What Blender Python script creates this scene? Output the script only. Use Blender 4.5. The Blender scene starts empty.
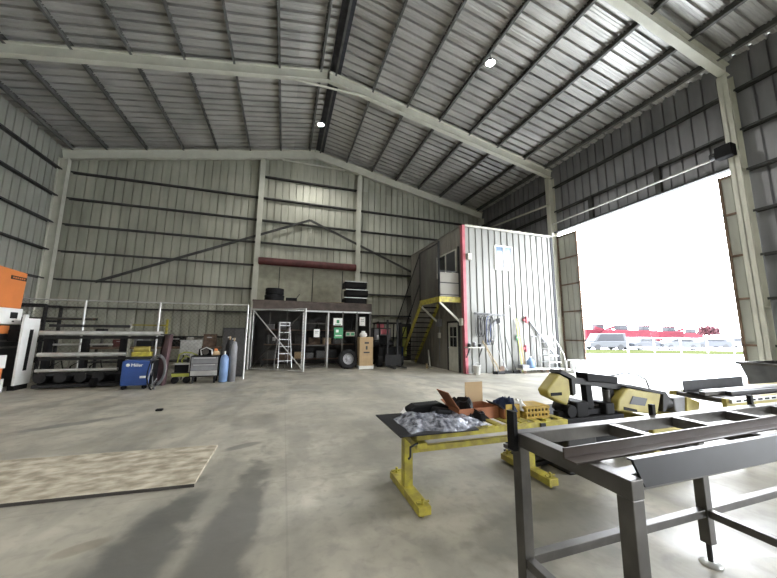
import bpy, bmesh, math, random
from mathutils import Vector, Matrix
random.seed(7)
R = math.radians
sc = bpy.context.scene
col = sc.collection
PI = math.pi

# ---------------------------------------------------------------- camera
cam = bpy.data.objects.new('camera', bpy.data.cameras.new('camera'))
col.objects.link(cam)
cam.data.sensor_width = 36
cam.data.lens = 311.1 / 777 * 36
cam.data.clip_end = 400
p, y, r = R(8.117), R(18.353), R(-0.50)
fw = Vector((math.sin(y)*math.cos(p), math.cos(y)*math.cos(p), math.sin(p)))
rt = Vector((math.cos(y), -math.sin(y), 0)); up = rt.cross(fw)
rt2 = rt*math.cos(r) - up*math.sin(r); up2 = up*math.cos(r) + rt*math.sin(r)
m = Matrix((rt2, up2, -fw)).transposed().to_4x4()
m.translation = (0, 0, 1.6)
cam.matrix_world = m
sc.camera = cam

# ---------------------------------------------------------------- world and exposure
W = bpy.data.worlds.new('overcast_sky'); sc.world = W; W.use_nodes = True
wn = W.node_tree.nodes; wl = W.node_tree.links
bg = wn['Background']
tc = wn.new('ShaderNodeTexCoord'); sx = wn.new('ShaderNodeSeparateXYZ'); wr = wn.new('ShaderNodeValToRGB')
wl.new(tc.outputs['Generated'], sx.inputs[0]); wl.new(sx.outputs['Z'], wr.inputs[0]); wl.new(wr.outputs[0], bg.inputs[0])
wr.color_ramp.elements[0].position = 0.0; wr.color_ramp.elements[0].color = (0.95, 0.97, 1.0, 1)
wr.color_ramp.elements[1].position = 0.8; wr.color_ramp.elements[1].color = (0.80, 0.88, 1.0, 1)
bg.inputs[1].default_value = 11.5
sc.view_settings.view_transform = 'Standard'
sc.view_settings.look = 'None'
sc.view_settings.gamma = 1
sc.view_settings.use_curve_mapping = False
sc.view_settings.exposure = 1.2
sc.cycles.use_denoising = True
sc.cycles.max_bounces = 10
sc.cycles.diffuse_bounces = 6
sc.cycles.sample_clamp_indirect = 8
LAMP_W = 420

# ---------------------------------------------------------------- materials
def mat(name, c, rough=.6, metal=0., noise=0., scale=3., c2=None, bump=0., stretch=(1, 1, 1), emit=0., spec=.5):
    m = bpy.data.materials.new(name); m.use_nodes = True
    n = m.node_tree.nodes; l = m.node_tree.links; b = n['Principled BSDF']
    b.inputs['Base Color'].default_value = (*c, 1); b.inputs['Roughness'].default_value = rough
    b.inputs['Metallic'].default_value = metal; b.inputs['Specular IOR Level'].default_value = spec
    if emit:
        b.inputs['Emission Color'].default_value = (*c, 1); b.inputs['Emission Strength'].default_value = emit
    if noise or c2 or bump:
        t = n.new('ShaderNodeTexCoord'); mp = n.new('ShaderNodeMapping'); mp.inputs['Scale'].default_value = stretch
        nz = n.new('ShaderNodeTexNoise'); nz.inputs['Scale'].default_value = scale; nz.inputs['Detail'].default_value = 6
        l.new(t.outputs['Object'], mp.inputs[0]); l.new(mp.outputs[0], nz.inputs[0])
        rp = n.new('ShaderNodeValToRGB'); rp.color_ramp.elements[0].position = .35; rp.color_ramp.elements[1].position = .68
        d = c2 if c2 else tuple(v*(1-noise) for v in c)
        rp.color_ramp.elements[0].color = (*d, 1); rp.color_ramp.elements[1].color = (*c, 1)
        l.new(nz.outputs['Fac'], rp.inputs[0]); l.new(rp.outputs[0], b.inputs['Base Color'])
        if bump:
            bp = n.new('ShaderNodeBump'); bp.inputs['Strength'].default_value = bump; bp.inputs['Distance'].default_value = .02
            l.new(nz.outputs['Fac'], bp.inputs['Height']); l.new(bp.outputs[0], b.inputs['Normal'])
    return m

def sheet_mat(name, c, c2, axis='XZ', metal=.3, rough=.5, cell=(1.14, 1.3)):
    """ribbed cladding: each sheet has its own tone, with streaks of dirt that run down it"""
    m = bpy.data.materials.new(name); m.use_nodes = True
    n = m.node_tree.nodes; l = m.node_tree.links; b = n['Principled BSDF']
    t = n.new('ShaderNodeTexCoord'); s = n.new('ShaderNodeSeparateXYZ'); l.new(t.outputs['Object'], s.inputs[0])
    def fl(out, k):
        d = n.new('ShaderNodeMath'); d.operation = 'DIVIDE'; d.inputs[1].default_value = k; l.new(out, d.inputs[0])
        f = n.new('ShaderNodeMath'); f.operation = 'FLOOR'; l.new(d.outputs[0], f.inputs[0]); return f.outputs[0]
    u = s.outputs[axis[0]]; v = s.outputs[axis[1]]
    cb = n.new('ShaderNodeCombineXYZ'); l.new(fl(u, cell[0]), cb.inputs[0]); l.new(fl(v, cell[1]*2), cb.inputs[1])
    wnz = n.new('ShaderNodeTexWhiteNoise'); wnz.noise_dimensions = '3D'; l.new(cb.outputs[0], wnz.inputs['Vector'])
    cb2 = n.new('ShaderNodeCombineXYZ'); l.new(u, cb2.inputs[0])
    k = n.new('ShaderNodeMath'); k.operation = 'MULTIPLY'; k.inputs[1].default_value = .12; l.new(v, k.inputs[0]); l.new(k.outputs[0], cb2.inputs[1])
    nz = n.new('ShaderNodeTexNoise'); nz.inputs['Scale'].default_value = 4; nz.inputs['Detail'].default_value = 5; l.new(cb2.outputs[0], nz.inputs[0])
    n2 = n.new('ShaderNodeTexNoise'); n2.inputs['Scale'].default_value = .6; n2.inputs['Detail'].default_value = 4; l.new(t.outputs['Object'], n2.inputs[0])
    a = n.new('ShaderNodeMath'); a.operation = 'MULTIPLY_ADD'; a.inputs[1].default_value = .35; l.new(wnz.outputs['Value'], a.inputs[0]); l.new(nz.outputs['Fac'], a.inputs[2])
    a2 = n.new('ShaderNodeMath'); a2.operation = 'ADD'; l.new(a.outputs[0], a2.inputs[0]); l.new(n2.outputs['Fac'], a2.inputs[1])
    rp = n.new('ShaderNodeMapRange'); rp.inputs['From Min'].default_value = .8; rp.inputs['From Max'].default_value = 1.5; l.new(a2.outputs[0], rp.inputs[0])
    mx = n.new('ShaderNodeMix'); mx.data_type = 'RGBA'; mx.inputs[6].default_value = (*c2, 1); mx.inputs[7].default_value = (*c, 1)
    l.new(rp.outputs[0], mx.inputs[0]); l.new(mx.outputs[2], b.inputs['Base Color'])
    b.inputs['Metallic'].default_value = metal; b.inputs['Roughness'].default_value = rough
    return m

def floor_mat():
    m = bpy.data.materials.new('worn_concrete'); m.use_nodes = True
    n = m.node_tree.nodes; l = m.node_tree.links; b = n['Principled BSDF']
    t = n.new('ShaderNodeTexCoord'); P = t.outputs['Object']
    def nz(sc_, det=6, st=(1, 1, 1), rot=0):
        mp = n.new('ShaderNodeMapping'); mp.inputs['Scale'].default_value = st; mp.inputs['Rotation'].default_value = (0, 0, rot); l.new(P, mp.inputs[0])
        q = n.new('ShaderNodeTexNoise'); q.inputs['Scale'].default_value = sc_; q.inputs['Detail'].default_value = det; q.inputs['Distortion'].default_value = .4
        l.new(mp.outputs[0], q.inputs[0]); return q.outputs['Fac']
    def rmp(f, a, c, lo=0, hi=1):
        q = n.new('ShaderNodeMapRange'); q.inputs['From Min'].default_value = a; q.inputs['From Max'].default_value = c
        q.inputs['To Min'].default_value = lo; q.inputs['To Max'].default_value = hi; q.interpolation_type = 'SMOOTHSTEP'; l.new(f, q.inputs[0]); return q.outputs[0]
    def mix(f, A, B, mode='MIX'):
        q = n.new('ShaderNodeMix'); q.data_type = 'RGBA'; q.blend_type = mode
        for s, v in ((0, f), (6, A), (7, B)):
            if isinstance(v, tuple): q.inputs[s].default_value = (*v, 1)
            elif isinstance(v, float): q.inputs[s].default_value = v
            else: l.new(v, q.inputs[s])
        return q.outputs[2]
    c = mix(rmp(nz(.35, 8), .35, .65), (.31, .29, .235), (.48, .447, .365))
    c = mix(rmp(nz(2.2, 8), .35, .75, 0, .5), c, (.21, .20, .168))
    c = mix(rmp(nz(1.0, 7, (1, .25, 1), .5), .52, .72, 0, .55), c, (.15, .145, .128))
    c = mix(rmp(nz(1.1, 7, (.22, 1, 1), -.35), .55, .75, 0, .45), c, (.58, .55, .465))
    c = mix(rmp(nz(5.5, 9), .5, .68, 0, .35), c, (.19, .18, .155))
    c = mix(rmp(nz(1.4, 9, (1, .4, 1), 1.1), .48, .62, 0, .5), c, (.20, .192, .165))
    c = mix(rmp(nz(14, 5), .5, .8, 0, .3), c, (.18, .17, .145))
    # dark stains and tyre tracks, each where the floor has it
    sp = n.new('ShaderNodeSeparateXYZ'); l.new(P, sp.inputs[0])
    wob = nz(3.5, 9)
    def blob(cx, cy, rx, ry, ang, k, colr):
        nonlocal c
        mp = n.new('ShaderNodeMapping'); mp.vector_type = 'TEXTURE'
        mp.inputs['Location'].default_value = (cx, cy, 0); mp.inputs['Rotation'].default_value = (0, 0, ang); mp.inputs['Scale'].default_value = (rx, ry, 1); l.new(P, mp.inputs[0])
        ln = n.new('ShaderNodeVectorMath'); ln.operation = 'LENGTH'; l.new(mp.outputs[0], ln.inputs[0])
        ad = n.new('ShaderNodeMath'); ad.operation = 'MULTIPLY_ADD'; ad.inputs[1].default_value = 1.2; l.new(wob, ad.inputs[0]); l.new(ln.outputs['Value'], ad.inputs[2])
        c = mix(rmp(ad.outputs[0], 1.2, 1.7, k, 0), c, colr)
    blob(-.93, 3.3, .14, .1, .3, .85, (.06,.052,.038))
    blob(-1.35, 3.15, .22, .07, .4, .45, (.16, .13, .09))
    blob(-.95, 2.7, .30, 1.4, -.12, .95, (.11,.108,.095))
    blob(-.35, 2.9, .24, 1.9, -.1, .85, (.12,.117,.104))
    blob(-3.4, 7.1, .9, .16, .5, .7, (.15, .15, .14))
    blob(-.45, 5.1, .35, .1, .5, .7, (.14, .135, .12))
    blob(.9, 3.2, .9, .5, .4, .4, (.14,.135,.115))
    blob(2.3, 2.3, 1.0, .5, .2, .6, (.09,.088,.075))
    blob(1.9, 4.6, 1.6, .7, .3, .45, (.15,.145,.125))
    blob(.1, 1.6, .8, .3, .3, .45, (.14,.135,.115))
    blob(-2.4, 2.6, .5, .18, .9, .5, (.2, .19, .17))
    blob(3.2, 11.2, 2.5, .25, -.1, .35, (.3, .29, .27))
    # joints
    for ax, off in (('X', .4), ('Y', 1.2)):
        q = n.new('ShaderNodeMath'); q.operation = 'ADD'; q.inputs[1].default_value = 400 + off; l.new(sp.outputs[ax], q.inputs[0])
        w = n.new('ShaderNodeMath'); w.operation = 'MODULO'; w.inputs[1].default_value = 4.5; l.new(q.outputs[0], w.inputs[0])
        g = n.new('ShaderNodeMath'); g.operation = 'LESS_THAN'; g.inputs[1].default_value = .018; l.new(w.outputs[0], g.inputs[0])
        g2 = n.new('ShaderNodeMath'); g2.operation = 'MULTIPLY'; g2.inputs[1].default_value = .18; l.new(g.outputs[0], g2.inputs[0])
        c = mix(g2.outputs[0], c, (.14, .135, .12))
    l.new(c, b.inputs['Base Color'])
    l.new(rmp(nz(1.3, 6), .3, .7, .36, .6), b.inputs['Roughness'])
    bp = n.new('ShaderNodeBump'); bp.inputs['Strength'].default_value = .25; bp.inputs['Distance'].default_value = .01
    l.new(nz(9, 8), bp.inputs['Height']); l.new(bp.outputs[0], b.inputs['Normal'])
    return m

M = dict(
    floor=floor_mat(),
    yard=mat('pale_yard', (.72, .71, .68), .9, noise=.12, scale=.3),
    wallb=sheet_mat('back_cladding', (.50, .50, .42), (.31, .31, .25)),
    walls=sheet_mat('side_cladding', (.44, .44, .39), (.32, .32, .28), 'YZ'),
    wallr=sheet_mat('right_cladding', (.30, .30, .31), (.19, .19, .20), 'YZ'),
    roof=sheet_mat('roof_sheeting', (.58, .57, .545), (.32, .315, .30), 'YX', .5, .38, (1.14, 3.2)),
    frame=mat('pale_primer_steel', (.60, .595, .51), .5, 0, .12, 2.5),
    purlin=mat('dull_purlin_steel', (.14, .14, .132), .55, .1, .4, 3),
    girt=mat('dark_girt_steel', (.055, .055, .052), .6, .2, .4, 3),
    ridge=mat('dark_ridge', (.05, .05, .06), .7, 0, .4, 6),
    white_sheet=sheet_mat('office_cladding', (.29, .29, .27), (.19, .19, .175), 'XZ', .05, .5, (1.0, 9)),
    tan_sheet=sheet_mat('office_side_cladding', (.25, .235, .20), (.14, .13, .11), 'YZ', .05, .55, (1.0, 9)),
    red=mat('faded_red_paint', (.55, .13, .16), .55, 0, .3, 3),
    darkred=mat('dark_red_paint', (.14, .04, .038), .6, 0, .4, 3),
    yellow=mat('safety_yellow', (.50, .43, .05), .5, 0, 0, 9, c2=(.26, .215, .045), bump=.05),
    sawyellow=mat('saw_yellow', (.40, .33, .08), .42, 0, .25, 6),
    orange=mat('orange_paint', (.60, .19, .055), .4, 0, .1, 3),
    white=mat('white_paint', (.78, .78, .76), .45, 0, .1, 4),
    cream=mat('cream_paint', (.55, .54, .47), .5, 0, .2, 4),
    black=mat('black_plastic', (.007, .007, .008), .65, 0, .3, 8, spec=.2),
    darkst=mat('dark_steel', (.022, .022, .024), .6, .1, .4, 7, bump=.08),
    greyst=mat('bare_steel', (.13, .122, .112), .42, .55, .5, 4, bump=.1),
    plate=mat('blue_black_plate', (.022, .023, .027), .42, .3, .4, 4),
    galv=mat('galvanised_pipe', (.62, .62, .60), .4, .5, .2, 6),
    silver=mat('ladder_aluminium', (.60, .60, .60), .35, .7, .15, 6),
    blue=mat('welder_blue', (.03, .075, .26), .4, 0, .2, 5),
    sky_blue=mat('pale_blue_plastic', (.18, .28, .48), .5, 0, .15, 5),
    plum=mat('plum_primer', (.085, .045, .05), .55, 0, .3, 5),
    rust=mat('rusty_steel', (.20, .13, .09), .8, .2, .5, 6),
    card=mat('cardboard', (.48, .34, .19), .85, 0, .15, 5),
    card_red=mat('red_brown_card', (.34, .13, .06), .8, 0, .2, 5),
    wood=mat('pine_wood', (.50, .38, .22), .7, 0, .3, 4, stretch=(1, 1, 8)),
    ply=mat('dusty_plywood', (.52, .47, .37), .85, 0, 0, 6, c2=(.25, .215, .155), bump=.4, stretch=(1, 1.6, 1)),
    plyedge=mat('board_edge', (.05, .045, .04), .8),
    rubber=mat('tyre_rubber', (.02, .02, .021), .8, 0, .3, 12, spec=.2),
    wheel=mat('grey_wheel', (.32, .32, .33), .5, .3, .2, 5),
    paper=mat('white_paper', (.80, .80, .78), .7),
    ink=mat('dark_print', (.05, .05, .05), .6),
    green=mat('green_sign', (.08, .36, .17), .5),
    lime=mat('lime_paint', (.52, .56, .10), .5, 0, .25, 6),
    brownpanel=mat('brown_cage_fascia', (.10, .075, .062), .7, 0, .4, 4),
    cagedark=mat('dark_lining', (.045, .042, .04), .7, 0, .4, 4),
    rollbeige=mat('beige_roller_slats', (.40, .39, .30), .55, 0, .25, 3),
    plastic=mat('silver_wrap', (.38, .40, .46), .25, .2, 0, 16, c2=(.05, .055, .075), bump=.8),
    greyplas=mat('grey_plastic', (.20, .20, .21), .55, 0, .2, 6),
    binmat=mat('grey_bin_paint', (.11, .112, .12), .55, .1, .35, 4),
    glass=mat('window_glass', (.16, .23, .33), .15),
    darkglass=mat('dark_glass', (.02, .022, .025), .12),
    screen=mat('dark_screen', (.05, .052, .055), .4),
    lamp=mat('lit_led', (1, .98, .95), .5, emit=60),
    grass=mat('yard_grass', (.040, .044, .018), 1, 0, .3, 5, spec=0),
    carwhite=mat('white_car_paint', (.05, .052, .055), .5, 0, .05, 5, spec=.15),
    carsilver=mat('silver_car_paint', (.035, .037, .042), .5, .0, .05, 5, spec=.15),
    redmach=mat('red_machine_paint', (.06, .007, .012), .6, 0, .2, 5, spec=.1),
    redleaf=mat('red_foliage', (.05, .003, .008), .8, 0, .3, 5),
    tyre=mat('car_tyre', (.012, .012, .013), .8),
    tintglass=mat('tinted_glass', (.012, .013, .016), .5, spec=.2),
    ochre=mat('ochre_paint', (.50, .33, .05), .6, 0, .4, 9),
    navy=mat('navy_cloth', (.02, .035, .09), .8, 0, .3, 9),
    rustplate=mat('rust_tinged_plate', (.09, .078, .068), .4, .5, 0, 3, c2=(.06, .042, .033)),
    gunmetal=mat('gunmetal_cast', (.022, .021, .02), .6, .1, .4, 8),
)

# ---------------------------------------------------------------- mesh helpers
class MB:
    def __init__(s): s.v = []; s.f = []; s.sm = []
    def add(s, vs, fs, smooth=False):
        k = len(s.v); s.v += [tuple(v) for v in vs]; s.f += [tuple(i+k for i in f) for f in fs]; s.sm += [smooth]*len(fs); return s
    def box(s, x0, x1, y0, y1, z0, z1, mx=None):
        vs = [Vector((x, y, z)) for z in (z0, z1) for y in (y0, y1) for x in (x0, x1)]
        if mx is not None: vs = [mx @ v for v in vs]
        return s.add(vs, [(0, 2, 3, 1), (4, 5, 7, 6), (0, 1, 5, 4), (2, 6, 7, 3), (0, 4, 6, 2), (1, 3, 7, 5)])
    def bar(s, a, b, w, h=None, upv=(0, 0, 1)):
        a = Vector(a); b = Vector(b); h = w if h is None else h
        d = (b-a).normalized(); u = Vector(upv)
        if abs(d.dot(u)) > .98: u = Vector((0, 1, 0))
        sd = d.cross(u).normalized(); u = sd.cross(d)
        vs = [q + sd*i*w/2 + u*j*h/2 for q in (a, b) for i, j in ((-1, -1), (1, -1), (1, 1), (-1, 1))]
        return s.add(vs, [(0, 3, 2, 1), (4, 5, 6, 7), (0, 1, 5, 4), (1, 2, 6, 5), (2, 3, 7, 6), (3, 0, 4, 7)])
    def tube(s, a, b, r, n=10, r2=None, caps=True):
        a = Vector(a); b = Vector(b); r2 = r if r2 is None else r2
        d = (b-a).normalized(); u = Vector((0, 0, 1)) if abs(d.z) < .9 else Vector((1, 0, 0))
        e = d.cross(u).normalized(); g = d.cross(e)
        vs = [q + (e*math.cos(2*PI*i/n) + g*math.sin(2*PI*i/n))*rr for q, rr in ((a, r), (b, r2)) for i in range(n)]
        s.add(vs, [(i, i+n, (i+1) % n + n, (i+1) % n) for i in range(n)], True)
        if caps:
            s.add(vs, [tuple(range(n)), tuple(range(2*n-1, n-1, -1))])
        return s
    def path(s, pts, r, n=6):
        pts = [Vector(q) for q in pts]; vs = []; fs = []; pe = None
        for i, q in enumerate(pts):
            d = (pts[min(i+1, len(pts)-1)] - pts[max(i-1, 0)]).normalized()
            if pe is None:
                u = Vector((0, 0, 1)) if abs(d.z) < .9 else Vector((1, 0, 0)); e = d.cross(u).normalized()
            else: e = (pe - d*pe.dot(d)).normalized()
            pe = e; g = d.cross(e)
            vs += [q + (e*math.cos(2*PI*k/n) + g*math.sin(2*PI*k/n))*r for k in range(n)]
        for i in range(len(pts)-1):
            for k in range(n):
                fs.append((i*n+k, (i+1)*n+k, (i+1)*n+(k+1) % n, i*n+(k+1) % n))
        s.add(vs, fs, True); s.add(vs[:n], [tuple(range(n))]); s.add(vs[-n:], [tuple(range(n-1, -1, -1))]); return s
    def prism(s, poly, a0, a1, axis='y'):
        """poly in the two other axes (x,z for y; y,z for x; x,y for z)"""
        def P(u, v, t): return {'y': (u, t, v), 'x': (t, u, v), 'z': (u, v, t)}[axis]
        n = len(poly); vs = [P(u, v, a0) for u, v in poly] + [P(u, v, a1) for u, v in poly]
        return s.add(vs, [tuple(range(n)), tuple(range(2*n-1, n-1, -1))] + [(i, i+n, (i+1) % n + n, (i+1) % n) for i in range(n)])
    def lathe(s, prof, n=24, axis='z', c=(0, 0, 0)):
        """prof: (radius, height along axis)"""
        vs = []; fs = []
        for rr, h in prof:
            for k in range(n):
                a = 2*PI*k/n; u, v = rr*math.cos(a), rr*math.sin(a)
                q = {'z': (u, v, h), 'y': (u, h, v), 'x': (h, u, v)}[axis]; vs.append(tuple(q[i]+c[i] for i in range(3)))
        for j in range(len(prof)-1):
            for k in range(n): fs.append((j*n+k, j*n+(k+1) % n, (j+1)*n+(k+1) % n, (j+1)*n+k))
        return s.add(vs, fs, True)
    def build(s, name, m, parent=None, bevel=0., **tags):
        me = bpy.data.meshes.new(name); me.from_pydata(s.v, [], s.f); me.validate()
        bm = bmesh.new(); bm.from_mesh(me); bmesh.ops.recalc_face_normals(bm, faces=bm.faces); bm.to_mesh(me); bm.free()
        if len(me.polygons) == len(s.sm): me.polygons.foreach_set('use_smooth', s.sm)
        me.materials.append(M[m]); o = bpy.data.objects.new(name, me); col.objects.link(o)
        if parent: o.parent = parent
        if bevel:
            b = o.modifiers.new('bevel', 'BEVEL'); b.width = bevel; b.segments = 2; b.limit_method = 'ANGLE'
        for k, v in tags.items(): o[k] = v
        return o

def B(*a): return MB().box(*a)
def thing(name, label, cat, loc=(0, 0, 0), rz=0, group=None):
    o = bpy.data.objects.new(name, None); col.objects.link(o); o.location = loc; o.rotation_euler = (0, 0, rz)
    o.empty_display_size = .1; o['label'] = label; o['category'] = cat
    if group: o['group'] = group
    return o
def tag(o, label, cat, group=None):
    o['label'] = label; o['category'] = cat
    if group: o['group'] = group
    return o
def struct(o): o['kind'] = 'structure'; return o
def kids(o): return [c for c in col.objects if c.parent == o]
def copy_tree(o, parent=None):
    c = o.copy(); col.objects.link(c); c.parent = parent
    for ch in kids(o): copy_tree(ch, c)
    return c
def dup(o, loc, rz=None, label=None, group=None):
    c = copy_tree(o); c.location = loc
    if rz is not None: c.rotation_euler = (0, 0, rz)
    if label: c['label'] = label
    if group: c['group'] = group
    return c
def text(s, size, m, parent, loc, rot, name='lettering', ext=.002):
    cu = bpy.data.curves.new(name, 'FONT'); cu.body = s; cu.size = size; cu.extrude = ext; cu.align_x = 'LEFT'
    cu.materials.append(M[m]); o = bpy.data.objects.new(name, cu); col.objects.link(o)
    me = bpy.data.meshes.new_from_object(o.evaluated_get(bpy.context.evaluated_depsgraph_get())); me.materials.clear(); me.materials.append(M[m])
    bpy.data.objects.remove(o); o = bpy.data.objects.new(name, me); col.objects.link(o)
    o.parent = parent; o.location = loc; o.rotation_euler = rot; return o

# ---------------------------------------------------------------- building shell
XL, XR, XM, YB, YF = -10.42, 12.87, 1.2, 18.05, -8.6
SL = .2
def roof_z(x): return 12.55 - SL*abs(x-XM)       # underside of roof sheets; purlins fill the 0.2 below
FY = (-1.85, 4.95, 11.78, 17.75)

def profile(u0, u1, pitch=.38, gw=.07, gd=.065, st=.01, minor=0):
    """(u, offset) across a ribbed sheet, grooves run away from the room"""
    pts = [(u0, 0)]; u = u0 + pitch/2
    while u + pitch < u1 + gw:
        pts += [(u, 0), (u+st, gd), (u+gw-st, gd), (u+gw, 0)]
        if minor:
            for q in (.33, .66):
                c = u + gw + (pitch-gw)*q; pts += [(c-.03, 0), (c-.018, -minor), (c+.018, -minor), (c+.03, 0)]
        u += pitch
    pts.append((u1, 0)); return pts
def ribbed(mb, P, u0, u1, v0, v1, **k):
    """P(u, v, offset) -> xyz; v0, v1 functions of u"""
    pr = profile(u0, u1, **k); vs = []
    for u, d in pr: vs += [P(u, v0(u), d), P(u, v1(u), d)]
    mb.add(vs, [(2*i, 2*i+2, 2*i+3, 2*i+1) for i in range(len(pr)-1)]); return mb
K = lambda c: (lambda u: c)

fl = struct(B(XL-.1, XR+.1, YF, YB+.1, -.2, 0).build('floor', 'floor'))
yard = struct(B(-120, 160, -120, 180, -.5, -.06).build('ground', 'yard'))
struct(B(XR+.1, XR+3.0, 4.6, 12.2, -.4, -.003).build('trim_1', 'yard'))

def gable(u): return roof_z(u)+.05
mb = MB(); Pb = lambda u, v, d: (u, YB+d, v)
ribbed(mb, Pb, XL, -1.5, K(0), gable); ribbed(mb, Pb, 4.0, XR, K(0), gable)
ribbed(mb, Pb, -1.5, 4.0, K(5.25), gable)
struct(mb.build('wall_back', 'wallb'))
mb = MB(); ribbed(mb, lambda u, v, d: (XL-d, u, v), YF, YB, K(0), K(roof_z(XL)+.12))
struct(mb.build('wall_left', 'walls'))
DY0, DY1, DZ = 5.0, 11.75, 6.68
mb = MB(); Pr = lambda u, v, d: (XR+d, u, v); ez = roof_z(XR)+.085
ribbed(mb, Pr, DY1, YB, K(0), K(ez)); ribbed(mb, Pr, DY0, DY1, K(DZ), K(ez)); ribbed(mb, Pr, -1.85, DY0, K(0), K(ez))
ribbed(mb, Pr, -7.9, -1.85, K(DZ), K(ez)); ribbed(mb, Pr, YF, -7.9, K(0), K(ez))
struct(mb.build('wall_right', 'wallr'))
mb = MB(); Pf = lambda u, v, d: (u, YF-d, v)
ribbed(mb, Pf, XL, XR, K(0), gable)
struct(mb.build('wall_front', 'walls'))
mb = MB()
for x0, x1 in ((XL-.3, XM), (XM, XR+.3)):
    ribbed(mb, lambda u, v, d: (v, u, roof_z(v)+d), YF-.2, YB+.2, K(x0), K(x1), pitch=.37, gw=.10, gd=.10, st=.01, minor=.011)
struct(mb.build('ceiling', 'roof'))
struct(MB().prism([(XM+.05, 12.49), (XM+.5, 12.385), (XM+.5, 12.355), (XM+.05, 12.46)], YF, YB-.05, 'y').build('ridge_liner', 'ridge'))

# I-section bars
def ibeam(mb, a, b, depth, width, t=.018, upv=(0, 0, 1)):
    a = Vector(a); b = Vector(b); d = (b-a).normalized(); u = Vector(upv); sd = d.cross(u).normalized(); u = sd.cross(d)
    mb.bar(a, b, t, depth, upv)
    for k in (-1, 1):
        o = u*k*(depth/2 - t/2); mb.bar(a+o, b+o, width, t, upv)
def rafter(yy, s, depth=.31, width=.21):
    mb = MB(); xe = XR-.12 if s > 0 else XL+.12
    zt = lambda x: roof_z(x)-.20
    ibeam(mb, (XM, yy, zt(XM)-depth/2), (xe, yy, zt(xe)-depth/2), depth, width)
    mb.box(XM-.012, XM+.012, yy-width/2, yy+width/2, zt(XM)-depth, zt(XM))
    return struct(mb.build('steel_rafter', 'frame'))
def column(yy, x0, x1, top, width=.24, t=.018):
    mb = MB(); mb.box(x0, x1, yy-t/2, yy+t/2, 0, top)
    mb.box(x0, x0+t, yy-width/2, yy+width/2, 0, top); mb.box(x1-t, x1, yy-width/2, yy+width/2, 0, top)
    mb.box(x0-.05, x1, yy-width/2-.03, yy+width/2+.03, 0, .025)
    for zz in (2.4, 6.5): mb.box(x0, x1, yy-width/2, yy+width/2, zz, zz+.015)
    return struct(mb.build('steel_column', 'frame'))
for yy in FY:
    rafter(yy, -1, .5 if yy > 17 else .42); rafter(yy, 1, .5 if yy > 17 else .42)
    column(yy, XR-.42, XR-.05, roof_z(XR)-.62)
    column(yy, XL+.05, XL+.42, roof_z(XL)-.62)
for xx in (-1.6, 3.95):                     # gable posts
    mb = MB(); yy = YB-.22; top = roof_z(xx)-.72
    mb.box(xx-.009, xx+.009, yy-.15, yy+.15, 0, top)
    for q in (-.15, .135): mb.box(xx-.12, xx+.12, yy+q, yy+q+.015, 0, top)
    struct(mb.build('gable_post', 'frame'))
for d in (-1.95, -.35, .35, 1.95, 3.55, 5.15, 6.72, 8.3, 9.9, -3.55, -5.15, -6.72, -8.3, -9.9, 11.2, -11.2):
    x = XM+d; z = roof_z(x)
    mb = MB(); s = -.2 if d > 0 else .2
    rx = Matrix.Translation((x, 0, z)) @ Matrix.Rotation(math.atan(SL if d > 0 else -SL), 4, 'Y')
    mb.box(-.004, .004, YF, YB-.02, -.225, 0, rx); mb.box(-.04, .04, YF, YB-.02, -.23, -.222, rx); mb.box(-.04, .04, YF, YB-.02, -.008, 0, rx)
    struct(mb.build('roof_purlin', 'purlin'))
GZ = (1.35, 2.65, 3.9, 5.2, 6.48, 7.75, 9.05)
def girt(a, b, inward, name='wall_girt'):
    a = Vector(a); b = Vector(b); n = Vector(inward)
    mb = MB(); mb.bar(a+n*.1, b+n*.1, .2, .008, (0, 0, 1)); mb.bar(a+n*.196, b+n*.196, .008, .07, (0, 0, 1)); mb.bar(a+n*.006, b+n*.006, .008, .07, (0, 0, 1))
    return struct(mb.build(name, 'girt'))
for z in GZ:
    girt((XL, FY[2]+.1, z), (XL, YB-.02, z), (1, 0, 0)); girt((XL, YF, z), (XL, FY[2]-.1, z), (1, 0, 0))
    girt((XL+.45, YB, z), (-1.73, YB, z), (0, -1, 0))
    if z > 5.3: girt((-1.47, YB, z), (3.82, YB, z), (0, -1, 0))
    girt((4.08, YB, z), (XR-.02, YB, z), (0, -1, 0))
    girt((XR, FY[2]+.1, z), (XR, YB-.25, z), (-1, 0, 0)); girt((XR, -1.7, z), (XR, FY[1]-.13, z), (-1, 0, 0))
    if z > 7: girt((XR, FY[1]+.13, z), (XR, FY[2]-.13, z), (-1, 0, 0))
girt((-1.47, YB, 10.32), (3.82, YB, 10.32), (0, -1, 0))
# door header with short posts, rail and closer motor
struct(MB().box(XR-.2, XR-.01, DY0, DY1, DZ, DZ+.06).build('door_header', 'girt'))
for yy in (7.1, 9.75): struct(B(XR-.16, XR-.02, yy-.09, yy+.09, DZ+.06, 7.75).build('header_post', 'girt'))
rail = thing('door_track', 'pale sliding door rail fixed above the big open doorway', 'door track', (12.5, 5.3, 7.08))
MB().tube((0, 0, 0), (0, 6.4, 0), .035).build('rail', 'galv', rail)
for q in (.6, 2.6, 4.6, 6.2): MB().bar((0, q, 0), (.35, q, .12), .03).build('bracket', 'darkst', rail)
mo = thing('door_motor', 'dark door motor box high on the post right of the big doorway', 'motor', (12.3, 5.05, 7.0))
B(-.14, .14, -.2, .2, -.1, .28).build('housing', 'black', mo, .03)
MB().tube((0, .2, .08), (0, .34, .08), .1, 16).build('drum', 'darkst', mo)

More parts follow.
